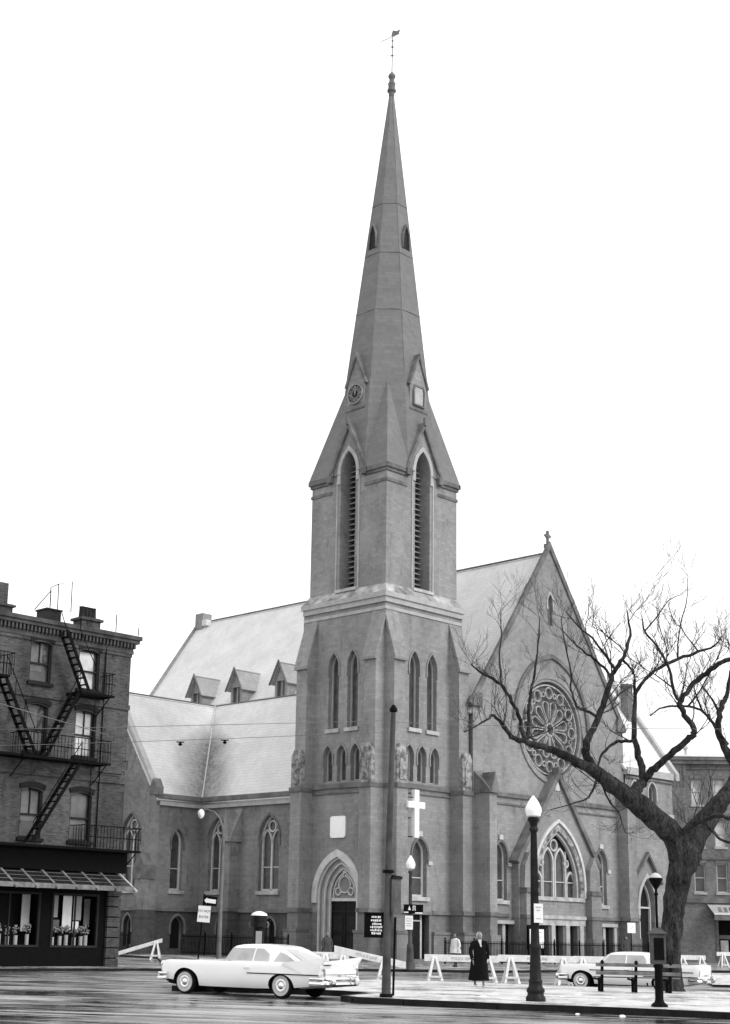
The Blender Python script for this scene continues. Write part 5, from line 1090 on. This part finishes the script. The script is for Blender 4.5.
# cobra head lamp
p = thing('street_lamp', (-4.27, 71.3, .1), 0, 'thin pale lamp standard with a curved arm and drop globe left of the tower', 'lamp')
arm = [(0, 0, 0), (0, 0, 2.5), (.02, 0, 5.6), (-.02, 0, 6.3), (-.18, 0, 6.78), (-.45, 0, 7.08), (-.8, 0, 7.2), (-1.06, 0, 7.16)]
mb = MB(); mb.tube(arm, [.12, .1, .075, .06, .05, .045, .045, .05], 10); mb.build('standard', 'belt', p, smooth=True)
mb = MB(); mb.lathe([(.05, 7.2), (.14, 7.12), (.16, 6.98), (.12, 6.84), (.03, 6.76)], (-1.08, 0), 14); mb.build('globe', 'globe', p, smooth=True)
# one way / do not enter sign
p = thing('road_sign', (-5.25, 72.8, .1), .12, 'leaning post with dark arrow sign above a white sign at left of the church door', 'sign')
mb = MB(); mb.tube([(-.1, 0, 0), (.1, 0, 3.3)], .04, 8); mb.build('post', 'iron', p)
mb = MB(); mb.box(-.25, .42, -.09, -.06, 2.78, 3.22); a_ = mb.build('arrow_sign', 'iron', p); a_.rotation_euler = (0, .1, 0)
mb = MB(); mb.prism([(-.2, 3.0), (-.08, 3.14), (-.08, 3.09), (.36, 3.09), (.36, 2.9), (-.08, 2.9), (-.08, 2.86)], -.1, -.091); mb.build('arrow', 'paper', a_)
mb = MB(); mb.box(-.33, .27, -.09, -.06, 1.98, 2.74); b_s = mb.build('sign_plate', 'paper', p); b_s.rotation_euler = (0, .06, 0)
text('DO NOT', .15, (-.03, -.095, 2.5), (PI/2, 0, 0), b_s, 'belt'); text('ENTER', .16, (-.03, -.095, 2.22), (PI/2, 0, 0), b_s, 'belt')
# police kiosk-like drum
p = thing('signal_kiosk', (-2.75, 80.5, .12), 0, 'dark round booth with a white cap and poster before the aisle', 'booth')
mb = MB(); mb.lathe([(.36, 0), (.36, .15), (.3, .2), (.3, 1.75), (.42, 1.8), (.42, 2.4)], (0, 0), 18); mb.build('booth_body', 'ironw', p, smooth=True)
mb = MB(); mb.lathe([(.44, 2.4), (.4, 2.5), (.2, 2.6), (.02, 2.63)], (0, 0), 18); mb.build('cap', 'white', p, smooth=True)
mb = MB(); mb.box(-.14, .18, -.36, -.33, .9, 1.6); mb.build('poster', 'trim', p)
for sgx in (-1, 1): mb = MB(); mb.tube([(sgx*.42, 0, 2.1), (sgx*.5, 0, 1.95), (sgx*.45, 0, 1.8)], .05, 6); mb.build('bracket_lamp', 'belt', p)
# small sign at right
p = thing('road_sign', (19.42, 92.3, .12), .3, 'small square white sign on a thin post right of the church doors', 'sign')
mb = MB(); mb.tube([(0, 0, 0), (0, 0, 2.5)], .03, 6); mb.build('post', 'iron', p); mb = MB(); mb.box(-.27, .27, -.06, -.035, 1.98, 2.58); q_ = mb.build('sign_plate', 'paper', p)
mb = MB(); mb.strip([(-.12, 2.2), (.12, 2.36)], .03, -.065, -.061); mb.build('lettering', 'ledge', q_)
M['boxgrey'] = simple('grey_iron', .07, .5, .4, 4)
# fire alarm box with lamp
p = thing('alarm_box', (8.42, 37.0, .14), 0, 'dark iron call box on a pedestal with a small lamp on its tall thin post', 'call box')
mb = MB(); mb.lathe([(.2, 0), (.2, .05), (.16, .09), (.12, .12), (.1, .18), (.095, .9), (.12, .93), (.12, .97), (.09, 1.0)], (0, 0), 18); mb.build('pedestal', 'iron', p, smooth=True)
mb = MB(); mb.box(-.17, .17, -.12, .14, 1.0, 1.72); hz = mb.build('box', 'boxgrey', p, bevel=.015)
mb = MB(); mb.add([(-.21, -.17, 1.72), (.21, -.17, 1.72), (.21, .18, 1.72), (-.21, .18, 1.72), (-.05, 0, 1.88), (.05, 0, 1.88)], [(0, 1, 5, 4), (2, 3, 4, 5), (0, 4, 3), (1, 2, 5), (0, 3, 2, 1)]); mb.build('roof', 'boxgrey', p)
mb = MB(); mb.box(-.12, .12, -.135, -.122, 1.1, 1.62); mb.build('box_door', 'iron', hz)
mb = MB(); mb.tube([(0, 0, 1.85), (0, 0, 2.85)], .032, 10); mb.lathe([(.035, 2.62), (.06, 2.66), (.035, 2.7)], (0, 0), 10); mb.build('lamp_post', 'iron', p)
mb = MB(); mb.lathe([(.04, 2.78), (.08, 2.84), (.17, 3.0), (.18, 3.03), (.14, 3.05)], (0, 0), 16); mb.build('lamp_bowl', 'iron', p, smooth=True)
mb = MB(); mb.lathe([(.15, 3.05), (.13, 3.1), (.07, 3.15), (.02, 3.17)], (0, 0), 16); mb.build('lamp_dome', 'frame', p, smooth=True)
# bench seen from behind
p = thing('park_bench', (8.85, 46.5, .15), -.03, 'wooden slatted park bench with iron legs beside the tree', 'bench')
for x in (.0, 1.02, 2.05):
    mb = MB(); mb.box(x-.045, x+.045, -.04, .05, 0, .45); mb.add([(x-.04, -.1, .4), (x+.04, -.1, .4), (x+.04, -.2, .9), (x-.04, -.2, .9), (x-.04, 0, .4), (x+.04, 0, .4), (x+.04, -.13, .9), (x-.04, -.13, .9)], [(0, 1, 2, 3), (7, 6, 5, 4), (0, 4, 5, 1), (1, 5, 6, 2), (2, 6, 7, 3), (3, 7, 4, 0)])
    mb.box(x-.04, x+.04, -.1, .5, .36, .42); mb.box(x-.045, x+.045, .42, .5, 0, .38)
    mb.tube([(x-.25, .0, .4), (x-.12, 0, .37), (x, 0, .25)], .03, 6); mb.lathe([(.05, .82), (.06, .88), (.03, .94)], (x, -.17), 8); mb.build('leg', 'iron', p)
for y, z in ((-.15, .8), (-.115, .56)): mb = MB(); mb.box(-.2, 2.35, y-.06, y-.02, z-.05, z+.055); mb.build('back_slat', 'wood', p, bevel=.008)
for y in (0, .12, .24, .36): mb = MB(); mb.box(-.2, 2.35, y-.04, y+.05, .42, .45); mb.build('seat_slat', 'wood', p)
# barricades
def barricade(loc, rz, L, label, z0=.8, z1=None, legs=(.12, .88), txt=None, H_=.25, tilt=None, th=.05, lz=None):
    t = thing('barricade', loc, rz, label, 'barricade', 'white wooden street barricades')
    z1 = z0 if z1 is None else z1
    mb = MB(); vs = [(0, y, z) for y in (-th/2, th/2) for z in (z0, z0+H_)]+[(L, y, z) for y in (-th/2, th/2) for z in (z1, z1+H_)]
    mb.add(vs, [(0, 1, 3, 2), (4, 6, 7, 5), (0, 4, 5, 1), (2, 3, 7, 6), (1, 5, 7, 3), (0, 2, 6, 4)]); pk = mb.build('plank', 'board', t, bevel=.008)
    for q in legs:
        x = L*q; zt_ = z0+(z1-z0)*q+H_*.7
        mb = MB()
        for sg in (-1, 1):
            mb.add([(x+sg*.04-.045, -.05, zt_), (x+sg*.04+.045, -.05, zt_), (x+sg*.27+.045, -.42, 0), (x+sg*.27-.045, -.42, 0), (x+sg*.04-.045, -.02, zt_), (x+sg*.04+.045, -.02, zt_), (x+sg*.27+.045, -.38, 0), (x+sg*.27-.045, -.38, 0)], [(0, 1, 2, 3), (7, 6, 5, 4), (0, 4, 5, 1), (1, 5, 6, 2), (2, 6, 7, 3), (3, 7, 4, 0)])
        mb.box(x-.24, x+.24, -.38, -.34, .2, .27); mb.build('leg', 'board', t)
        mb = MB()
        for sg in (-1, 1):
            mb.add([(x+sg*.04-.045, .05, zt_), (x+sg*.04+.045, .05, zt_), (x+sg*.27+.045, .42, 0), (x+sg*.27-.045, .42, 0), (x+sg*.04-.045, .02, zt_), (x+sg*.04+.045, .02, zt_), (x+sg*.27+.045, .38, 0), (x+sg*.27-.045, .38, 0)], [(0, 1, 2, 3), (7, 6, 5, 4), (0, 4, 5, 1), (1, 5, 6, 2), (2, 6, 7, 3), (3, 7, 4, 0)])
        mb.build('leg', 'board', t)
    if txt:
        a = -math.atan2(z1-z0, L)
        for q, s_ in txt: text(s_, .14, (L*q, -th/2-.006, z0+(z1-z0)*q+H_/2), (PI/2, -math.atan2(z1-z0, L), 0), pk, 'trim')
    return t
PL = 'POLICE LINE'
barricade((4.2, 56.3, 0), 0, 2.75, 'white plank barricade lettered POLICE LINE just left of the woman in black', .77, txt=[(.5, PL)], legs=(.14, .86))
barricade((7.05, 57.4, 0), .03, 2.95, 'white plank barricade between the woman in black and the near lamp post', .8, txt=[(.5, PL)], legs=(.16, .84))
barricade((10.1, 58.6, 0), .05, 2.9, 'white plank barricade right of the near lamp post behind the sedan', .8, legs=(.12, .88))
barricade((.86, 55.3, 0), 0, 2.6, 'slanting white barricade sloping down to the utility pole', 1.02, .5, legs=(.7,), txt=[(.45, PL)])
barricade((-.75, 57.2, 0), 0, 2.2, 'level white barricade half hidden behind the tail fins of the hardtop', .76, legs=(.6, .9), txt=[(.5, PL)])
barricade((-11.35, 88., 0), 0, 2.8, 'tilted white barricade beside the corner shop, one end on the ground', .1, .98, legs=(.88,), H_=.22)
barricade((24.1, 100.5, 0), 0, 1.9, 'short white barricade behind the tail of the sedan at right', .5, legs=(.2, .85), H_=.3)
barricade((26.6, 100., 0), .1, 2.9, 'white barricade with open A legs at the right edge of the photo', .8, legs=(.15, .85))
# stray plank
t = tag(MB().build('x', 'board'), 'x', 'x'); bpy.data.objects.remove(t)
# ------------------------------------------------------------------ wires
def wire(p, q, r=.007, sag=.15, lab='thin trolley wire strung across the street', n_=14):
    P_ = []
    for i in range(n_+1): t = i/n_; v = Vector(p)*(1-t)+Vector(q)*t; v.z -= sag*4*t*(1-t); P_.append(v)
    mb = MB(); mb.tube(P_, r, 5); return tag(mb.build('overhead_wire', 'belt'), lab, 'wire', 'overhead trolley wires')
wire((2.02, 39, 7.2), (-60, 32, 4.6), sag=.35, lab='upper thin trolley wire from the pole top to the left edge')
wire((2.02, 39, 6.9), (-60, 46, 7.4), sag=.95, lab='lower thin trolley wire sagging over the snowy roofs to the left')
wire((-5.35, 37.4, 6.48), (-40, 33.2, 15.6), r=.011, sag=.1, lab='short thicker pale cable rising across the brick building windows')
wire((2.1, 39, 7.15), (45, 36, 9.7), sag=.9, lab='thin trolley wire running right from the pole into the branches')
for x, y, z, l_ in ((-3.5, 38.45, 6.42, 'left'), (-2.35, 38.5, 6.5, 'right')):
    mb = MB(); mb.tube([(x-.1, y, z+.02), (x+.1, y, z+.02)], .015, 6); mb.lathe([(.02, z-.08), (.06, z-.04), (.02, z+.01)], (x, y), 8); tag(mb.build('wire_hanger', 'iron'), f'small dark insulator hanging on the wires, the {l_} one of two above the aisle roof', 'insulator')
# ------------------------------------------------------------------ people
def skin_figure(verts, edges, radii, name, mat, parent, lvl=1, root=0):
    me = bpy.data.meshes.new(name); me.from_pydata(verts, edges, []); o = bpy.data.objects.new(name, me); COL.objects.link(o)
    sk_ = o.modifiers.new('skin', 'SKIN'); 
    for i, r in enumerate(radii):
        d = me.skin_vertices[0].data[i]; d.radius = (r, r) if isinstance(r, (int, float)) else r; d.use_root = (i == root)
    sb_ = o.modifiers.new('sub', 'SUBSURF'); sb_.levels = sb_.render_levels = lvl
    bpy.context.view_layer.update(); dg = bpy.context.evaluated_depsgraph_get(); m2 = bpy.data.meshes.new_from_object(o.evaluated_get(dg))
    bpy.data.objects.remove(o); m2.materials.clear(); m2.materials.append(M[mat])
    for p_ in m2.polygons: p_.use_smooth = True
    o = bpy.data.objects.new(name, m2); COL.objects.link(o); o.parent = parent; return o
def person(loc, rz, label, h=1.65, coat='coat', legs='skin', hat='scarf', stride=.16, arms=(0, 0), hem=.38, extra=True, lowtone=None):
    t = thing('person', loc, rz, label, 'person'); k = h/1.65
    s = stride
    V = [(0, 0, .92), (0, 0, 1.12), (0, -.01, 1.33), (0, -.015, 1.42), (0, -.01, 1.5), (0, -.01, 1.58),
         (.09, 0, .87), (.1, -s*.6, .48), (.1, -s*.7, .09), (.11, -s*.7-.13, .03), (-.09, 0, .87), (-.1, s*.4, .48), (-.1, s*1.1, .12), (-.11, s*1.1-.13, .05),
         (.17, 0, 1.33), (.23, .02+arms[0], 1.08), (.24, -.06+arms[0]*1.5, .84), (-.17, 0, 1.33), (-.23, .02+arms[1], 1.08), (-.24, -.06+arms[1]*1.5, .84)]
    E = [(0, 1), (1, 2), (2, 3), (3, 4), (4, 5), (0, 6), (6, 7), (7, 8), (8, 9), (0, 10), (10, 11), (11, 12), (12, 13), (2, 14), (14, 15), (15, 16), (2, 17), (17, 18), (18, 19)]
    R = [.13, .12, .12, .055, .085, .07, .09, .058, .038, .04, .09, .058, .038, .04, .06, .045, .032, .06, .045, .032]
    V = [(x*k, y*k, z*k) for x, y, z in V]; R = [r*k for r in R]
    body = skin_figure(V, E, R, 'body', legs, t)
    # face and hands joined to the body mesh
    mb = MB(); hd_ = Vector((0, -.015, 1.545))*k
    def ell(c, r, n1=12, n2=9):
        mb.loft([[(c[0]+r[0]*math.sin(PI*j/n2)*math.cos(2*PI*i/n1), c[1]+r[1]*math.sin(PI*j/n2)*math.sin(2*PI*i/n1), c[2]+r[2]*math.cos(PI*j/n2)) for i in range(n1)] for j in range(n2+1)] if False else [[(c[0]+r[0]*max(.02, math.sin(PI*j/n2))*math.cos(2*PI*i/n1), c[1]+r[1]*max(.02, math.sin(PI*j/n2))*math.sin(2*PI*i/n1), c[2]+r[2]*math.cos(PI*j/n2)) for i in range(n1)] for j in range(n2+1)])
    ell(hd_, (.078*k, .095*k, .115*k)); ell(hd_+Vector((0, -.095, -.01))*k, (.013*k, .022*k, .02*k))
    for sg in (-1, 1):
        ell(hd_+Vector((sg*.078, .01, 0))*k, (.012*k, .02*k, .03*k), 8, 6)
        w_ = Vector((sg*.24, -.06+arms[0 if sg > 0 else 1]*1.5, .83))*k
        ell(w_+Vector((0, -.005, -.05))*k, (.02*k, .035*k, .05*k), 8, 6)
        for j, (dy, ln) in enumerate(((-.03, .07), (-.01, .08), (.01, .075), (.03, .06))): mb.tube([w_+Vector((0, dy, -.08))*k, w_+Vector((-sg*.008, dy, -.08-ln*.5))*k, w_+Vector((-sg*.025, dy, -.08-ln))*k], [.009*k, .008*k, .007*k], 6)
        mb.tube([w_+Vector((0, -.03, -.03))*k, w_+Vector((-sg*.01, -.055, -.06))*k, w_+Vector((-sg*.015, -.06, -.09))*k], [.011*k, .009*k, .007*k], 6)
    hb = mb.build('head_tmp', 'skin', t, smooth=True)
    # merge head and hands into the one body mesh
    bm = bmesh.new(); bm.from_mesh(body.data); nb_ = len(bm.faces); bm.from_mesh(hb.data)
    bm.faces.ensure_lookup_table(); body.data.materials.append(M['skin'])
    for f_ in bm.faces[nb_:]: f_.material_index = 1
    bm.to_mesh(body.data); bm.free(); bpy.data.objects.remove(hb)
    mb = MB()
    for sg in (-1, 1): ell(hd_+Vector((sg*.03, -.088, .015))*k, (.012*k, .008*k, .007*k), 6, 5)
    ell(hd_+Vector((0, -.088, -.055))*k, (.022*k, .008*k, .005*k), 6, 5); mb.build('face_features', 'hair', t)
    # coat: body loft with hem folds, sleeves
    mb = MB(); n_ = 24; rings = []
    for z, rx, ry, fo in ((hem, .31, .25, .16), (hem+.2, .29, .23, .12), (.85, .25, .19, .07), (1.03, .22, .16, .04), (1.2, .225, .155, .02), (1.34, .215, .125, 0), (1.4, .13, .095, 0), (1.45, .07, .07, 0)):
        rings.append([((rx*(1+fo*math.sin(5*a+z))*math.cos(a))*k, (ry*(1+fo*math.sin(4*a+1))*math.sin(a)+(.02 if z < .7 else 0))*k, (z+(fo*.12*math.sin(3*a) if z < .6 else 0))*k) for a in [2*PI*i/n_ for i in range(n_)]])
    mb.loft(rings)
    for sg in (-1, 1):
        a_ = arms[0 if sg > 0 else 1]
        mb.tube([Vector((sg*.1, 0, 1.36))*k, Vector((sg*.19, 0, 1.33))*k, Vector((sg*.25, .01+a_*.5, 1.2))*k, Vector((sg*.285, .02+a_, 1.07))*k, Vector((sg*.265, -.05+a_*1.5, .86))*k], [.07*k, .085*k, .075*k, .066*k, .058*k], 12)
    mb.build('overcoat', coat, t, smooth=True)
    if extra: mb = MB(); mb.add([Vector(v)*k for v in ((-.05, -.1, 1.44), (.05, -.1, 1.44), (.02, -.158, 1.26), (-.01, -.158, 1.26), (0, -.165, 1.33))], [(0, 4, 3), (0, 1, 4), (1, 2, 4), (4, 2, 3)]); mb.tube([Vector((-.05, -.09, 1.43))*k, Vector((-.01, -.155, 1.32))*k, Vector((.02, -.165, 1.22))*k], .025*k, 6); mb.build('neck_scarf', 'scarf', t)
    mb = MB(); rings = []
    c = hd_+Vector((0, .012, .012))*k
    for j in range(8):
        th_ = PI*j/9; rr_ = math.sin(th_)+.04
        rings.append([(c.x+.094*k*rr_*math.cos(a), c.y+(.112*k*rr_*math.sin(a) if math.sin(a) > -.2 or j < 2 else .112*k*rr_*-.15), c.z+.128*k*math.cos(th_)) for a in [2*PI*i/18 for i in range(18)]])
    mb.loft(rings); mb.build('headscarf' if hat == 'scarf' else 'hair', hat, t, smooth=True)
    for sg, (x, y, z) in ((1, V[8]), (-1, V[12])):
        mb = MB(); mb.loft([[(x+math.cos(a)*w_*k, y+yy*k, max(.0, z-.09*k+hh*k*(.5+.5*math.sin(a)))) for a in [2*PI*i/10 for i in range(10)]] for yy, w_, hh in ((.05, .03, .07), (.02, .04, .09), (-.06, .045, .07), (-.15, .042, .05), (-.19, .02, .03))]); mb.build('shoe', 'hair' if legs == 'hair' else 'frame', t, smooth=True)
    return t
person((5.36, 48.5, .15), .15, 'woman in a long black coat and pale headscarf walking on the snowy pavement', 1.66, arms=(.03, -.05), hem=.2)
person((7.55, 79.5, .12), -.9, 'person in a pale coat standing behind the police line beneath the tower', 1.68, coat='pcoat', legs='hair', hat='hair', hem=.7, extra=False, stride=.05)
person((.86, 79.0, .12), .5, 'person in a grey coat walking past the tower door behind the barricades', 1.6, coat='mcoat', legs='hair', hat='belt', hem=.6, extra=False)
person((19.35, 93.6, .12), .4, 'dark coated person by the small square sign at the railing', 1.75, coat='mcoat', legs='hair', hat='hair', hem=.6, extra=False)
# ------------------------------------------------------------------ snow lumps and litter on the pavement
rs = random.Random(3); nsl = 0
for (x, y) in ((6.9, 42.), (7.6, 43.5), (6.6, 44.6), (11.4, 44.2), (10.9, 46.9), (4.6, 40.8), (9.2, 40.), (6.2, 35.6), (7.15, 35.2), (8.0, 45.4)):
    mb = MB(); r_ = rs.uniform(.035, .1)*(.6 if y < 36 else 1); z = .14 if y > 36 else .0
    rings = []
    for j in range(5):
        th_ = PI/2*j/4; rings.append([(r_*(1+rs.uniform(-.2, .2))*math.cos(th_)*math.cos(a)*1.3+.001, r_*math.cos(th_)*math.sin(a)*.9*(1+rs.uniform(-.2, .2)), r_*.55*math.sin(th_)) for a in [2*PI*i/10 for i in range(10)]])
    mb.loft(rings); o = mb.build('snow_lump', 'snow', None, smooth=True); o.location = (x, y, z); nsl += 1
    tag(o, 'small lump of trodden white snow lying on the pavement or at its kerb', 'snow', 'lumps of old snow on the pavement')
# ------------------------------------------------------------------ bare tree
m, n, b = nt('tree_bark'); c = tc(n)
q = noise(n, c, 5, 6, .75, (1, 1, .22)); q2 = noise(n, c, 1.3, 4)
q3 = noise(n, c, 22, 4, .8, (1, 1, .3))
n.links.new(mixv(n, 1., mixv(n, .45, ramp(n, q, [(.42, .004), (.6, .075)]), ramp(n, q3, [(.42, .0), (.68, .12)])), ramp(n, q2, [(.3, .4), (.7, 1.1)]), 'MULTIPLY'), b.inputs['Base Color']); b.inputs['Roughness'].default_value = .9; b.inputs['Specular IOR Level'].default_value = .15; bump(n, b, q, 1., .08); M['bark'] = m
M['twig'] = simple('twig_bark', .035, .8, .3)
tr = thing('bare_tree', (11.35, 48.64, .15), 0, 'large bare leafless tree with a forked trunk behind the bench', 'tree')
def smooth_path(L, sub=3):
    out = []
    for i in range(len(L)-1):
        p0, p1, p2, p3 = L[max(i-1, 0)], L[i], L[i+1], L[min(i+2, len(L)-1)]
        for k_ in range(sub):
            t = k_/sub; out.append(tuple(.5*((2*p1[j])+(-p0[j]+p2[j])*t+(2*p0[j]-5*p1[j]+4*p2[j]-p3[j])*t*t+(-p0[j]+3*p1[j]-3*p2[j]+p3[j])*t**3) for j in range(4)))
    out.append(L[-1]); return out
rt_ = random.Random(21); tw = MB(); ntw = 0
def twig(p, d, L, r, lvl):
    global ntw
    ntw += 1; P_ = [Vector(p)]; dd = Vector(d).normalized(); k = 4
    for i in range(k):
        dd = (dd+Vector((rt_.uniform(-.28, .28), rt_.uniform(-.28, .28), rt_.uniform(-.08, .22)))).normalized(); P_.append(P_[-1]+dd*L/k)
        if lvl > 0 and rt_.random() < .85:
            sd = (dd+Vector((rt_.uniform(-1, 1), rt_.uniform(-1, 1), rt_.uniform(-.2, .8)))).normalized(); twig(P_[-1], sd, L*rt_.uniform(.4, .7), r*.6, lvl-1)
    tw.tube(P_, [max(.0035, r*(1-.75*i/k)) for i in range(k+1)], 4, caps=False)
for nme, L in TREE:
    S_ = smooth_path(L, 4 if nme == 'branch' else 4)
    for i in range(1, len(S_)-1):      # crooked growth: knuckles and small changes of direction
        x, y, z, r = S_[i]; j = min(.035, r*.4) if r < .2 else .02
        S_[i] = (x+rt_.uniform(-j, j), y+rt_.uniform(-j, j), z+rt_.uniform(-j, j), r*rt_.uniform(.94, 1.08))
    if nme == 'trunk': S_[0] = (S_[0][0], S_[0][1], -.1, S_[0][3]*1.15)
    mb = MB(); mb.tube([q[:3] for q in S_], [max(.006, q[3]*(.96 if q[3] > .2 else .8)) for q in S_], 22 if nme != 'branch' else 10, jit=.045 if nme != 'branch' else .05)
    mb.build(nme, 'bark', tr, smooth=True)
    for i in range(1, len(S_)):
        r = S_[i][3]
        if .035 < r < .14 and rt_.random() < .1:      # a middling side branch that carries twigs of its own
            d = Vector(S_[i][:3])-Vector(S_[i-1][:3]); d = d.normalized()*.4+Vector((rt_.uniform(-1, 1), rt_.uniform(-.7, .7), rt_.uniform(.1, 1.1)))
            twig(S_[i][:3], d, rt_.uniform(1.1, 1.9), min(.03, r*.5), 3)
        if r < .1:
            num = 1 if rt_.random() < (.5 if r < .06 else .2) else 0
            if i == len(S_)-1: num = 3
            for _ in range(num):
                d = Vector(S_[i][:3])-Vector(S_[i-1][:3]); d = d.normalized()*.5+Vector((rt_.uniform(-1, 1), rt_.uniform(-.8, .8), rt_.uniform(-.2, 1.1)))
                twig(S_[i][:3], d, rt_.uniform(.45, 1.15), min(.013, max(.006, r*.4)), 2)
tw.build('twigs', 'twig', tr)
print('twigs', ntw, 'objects', len(bpy.data.objects))
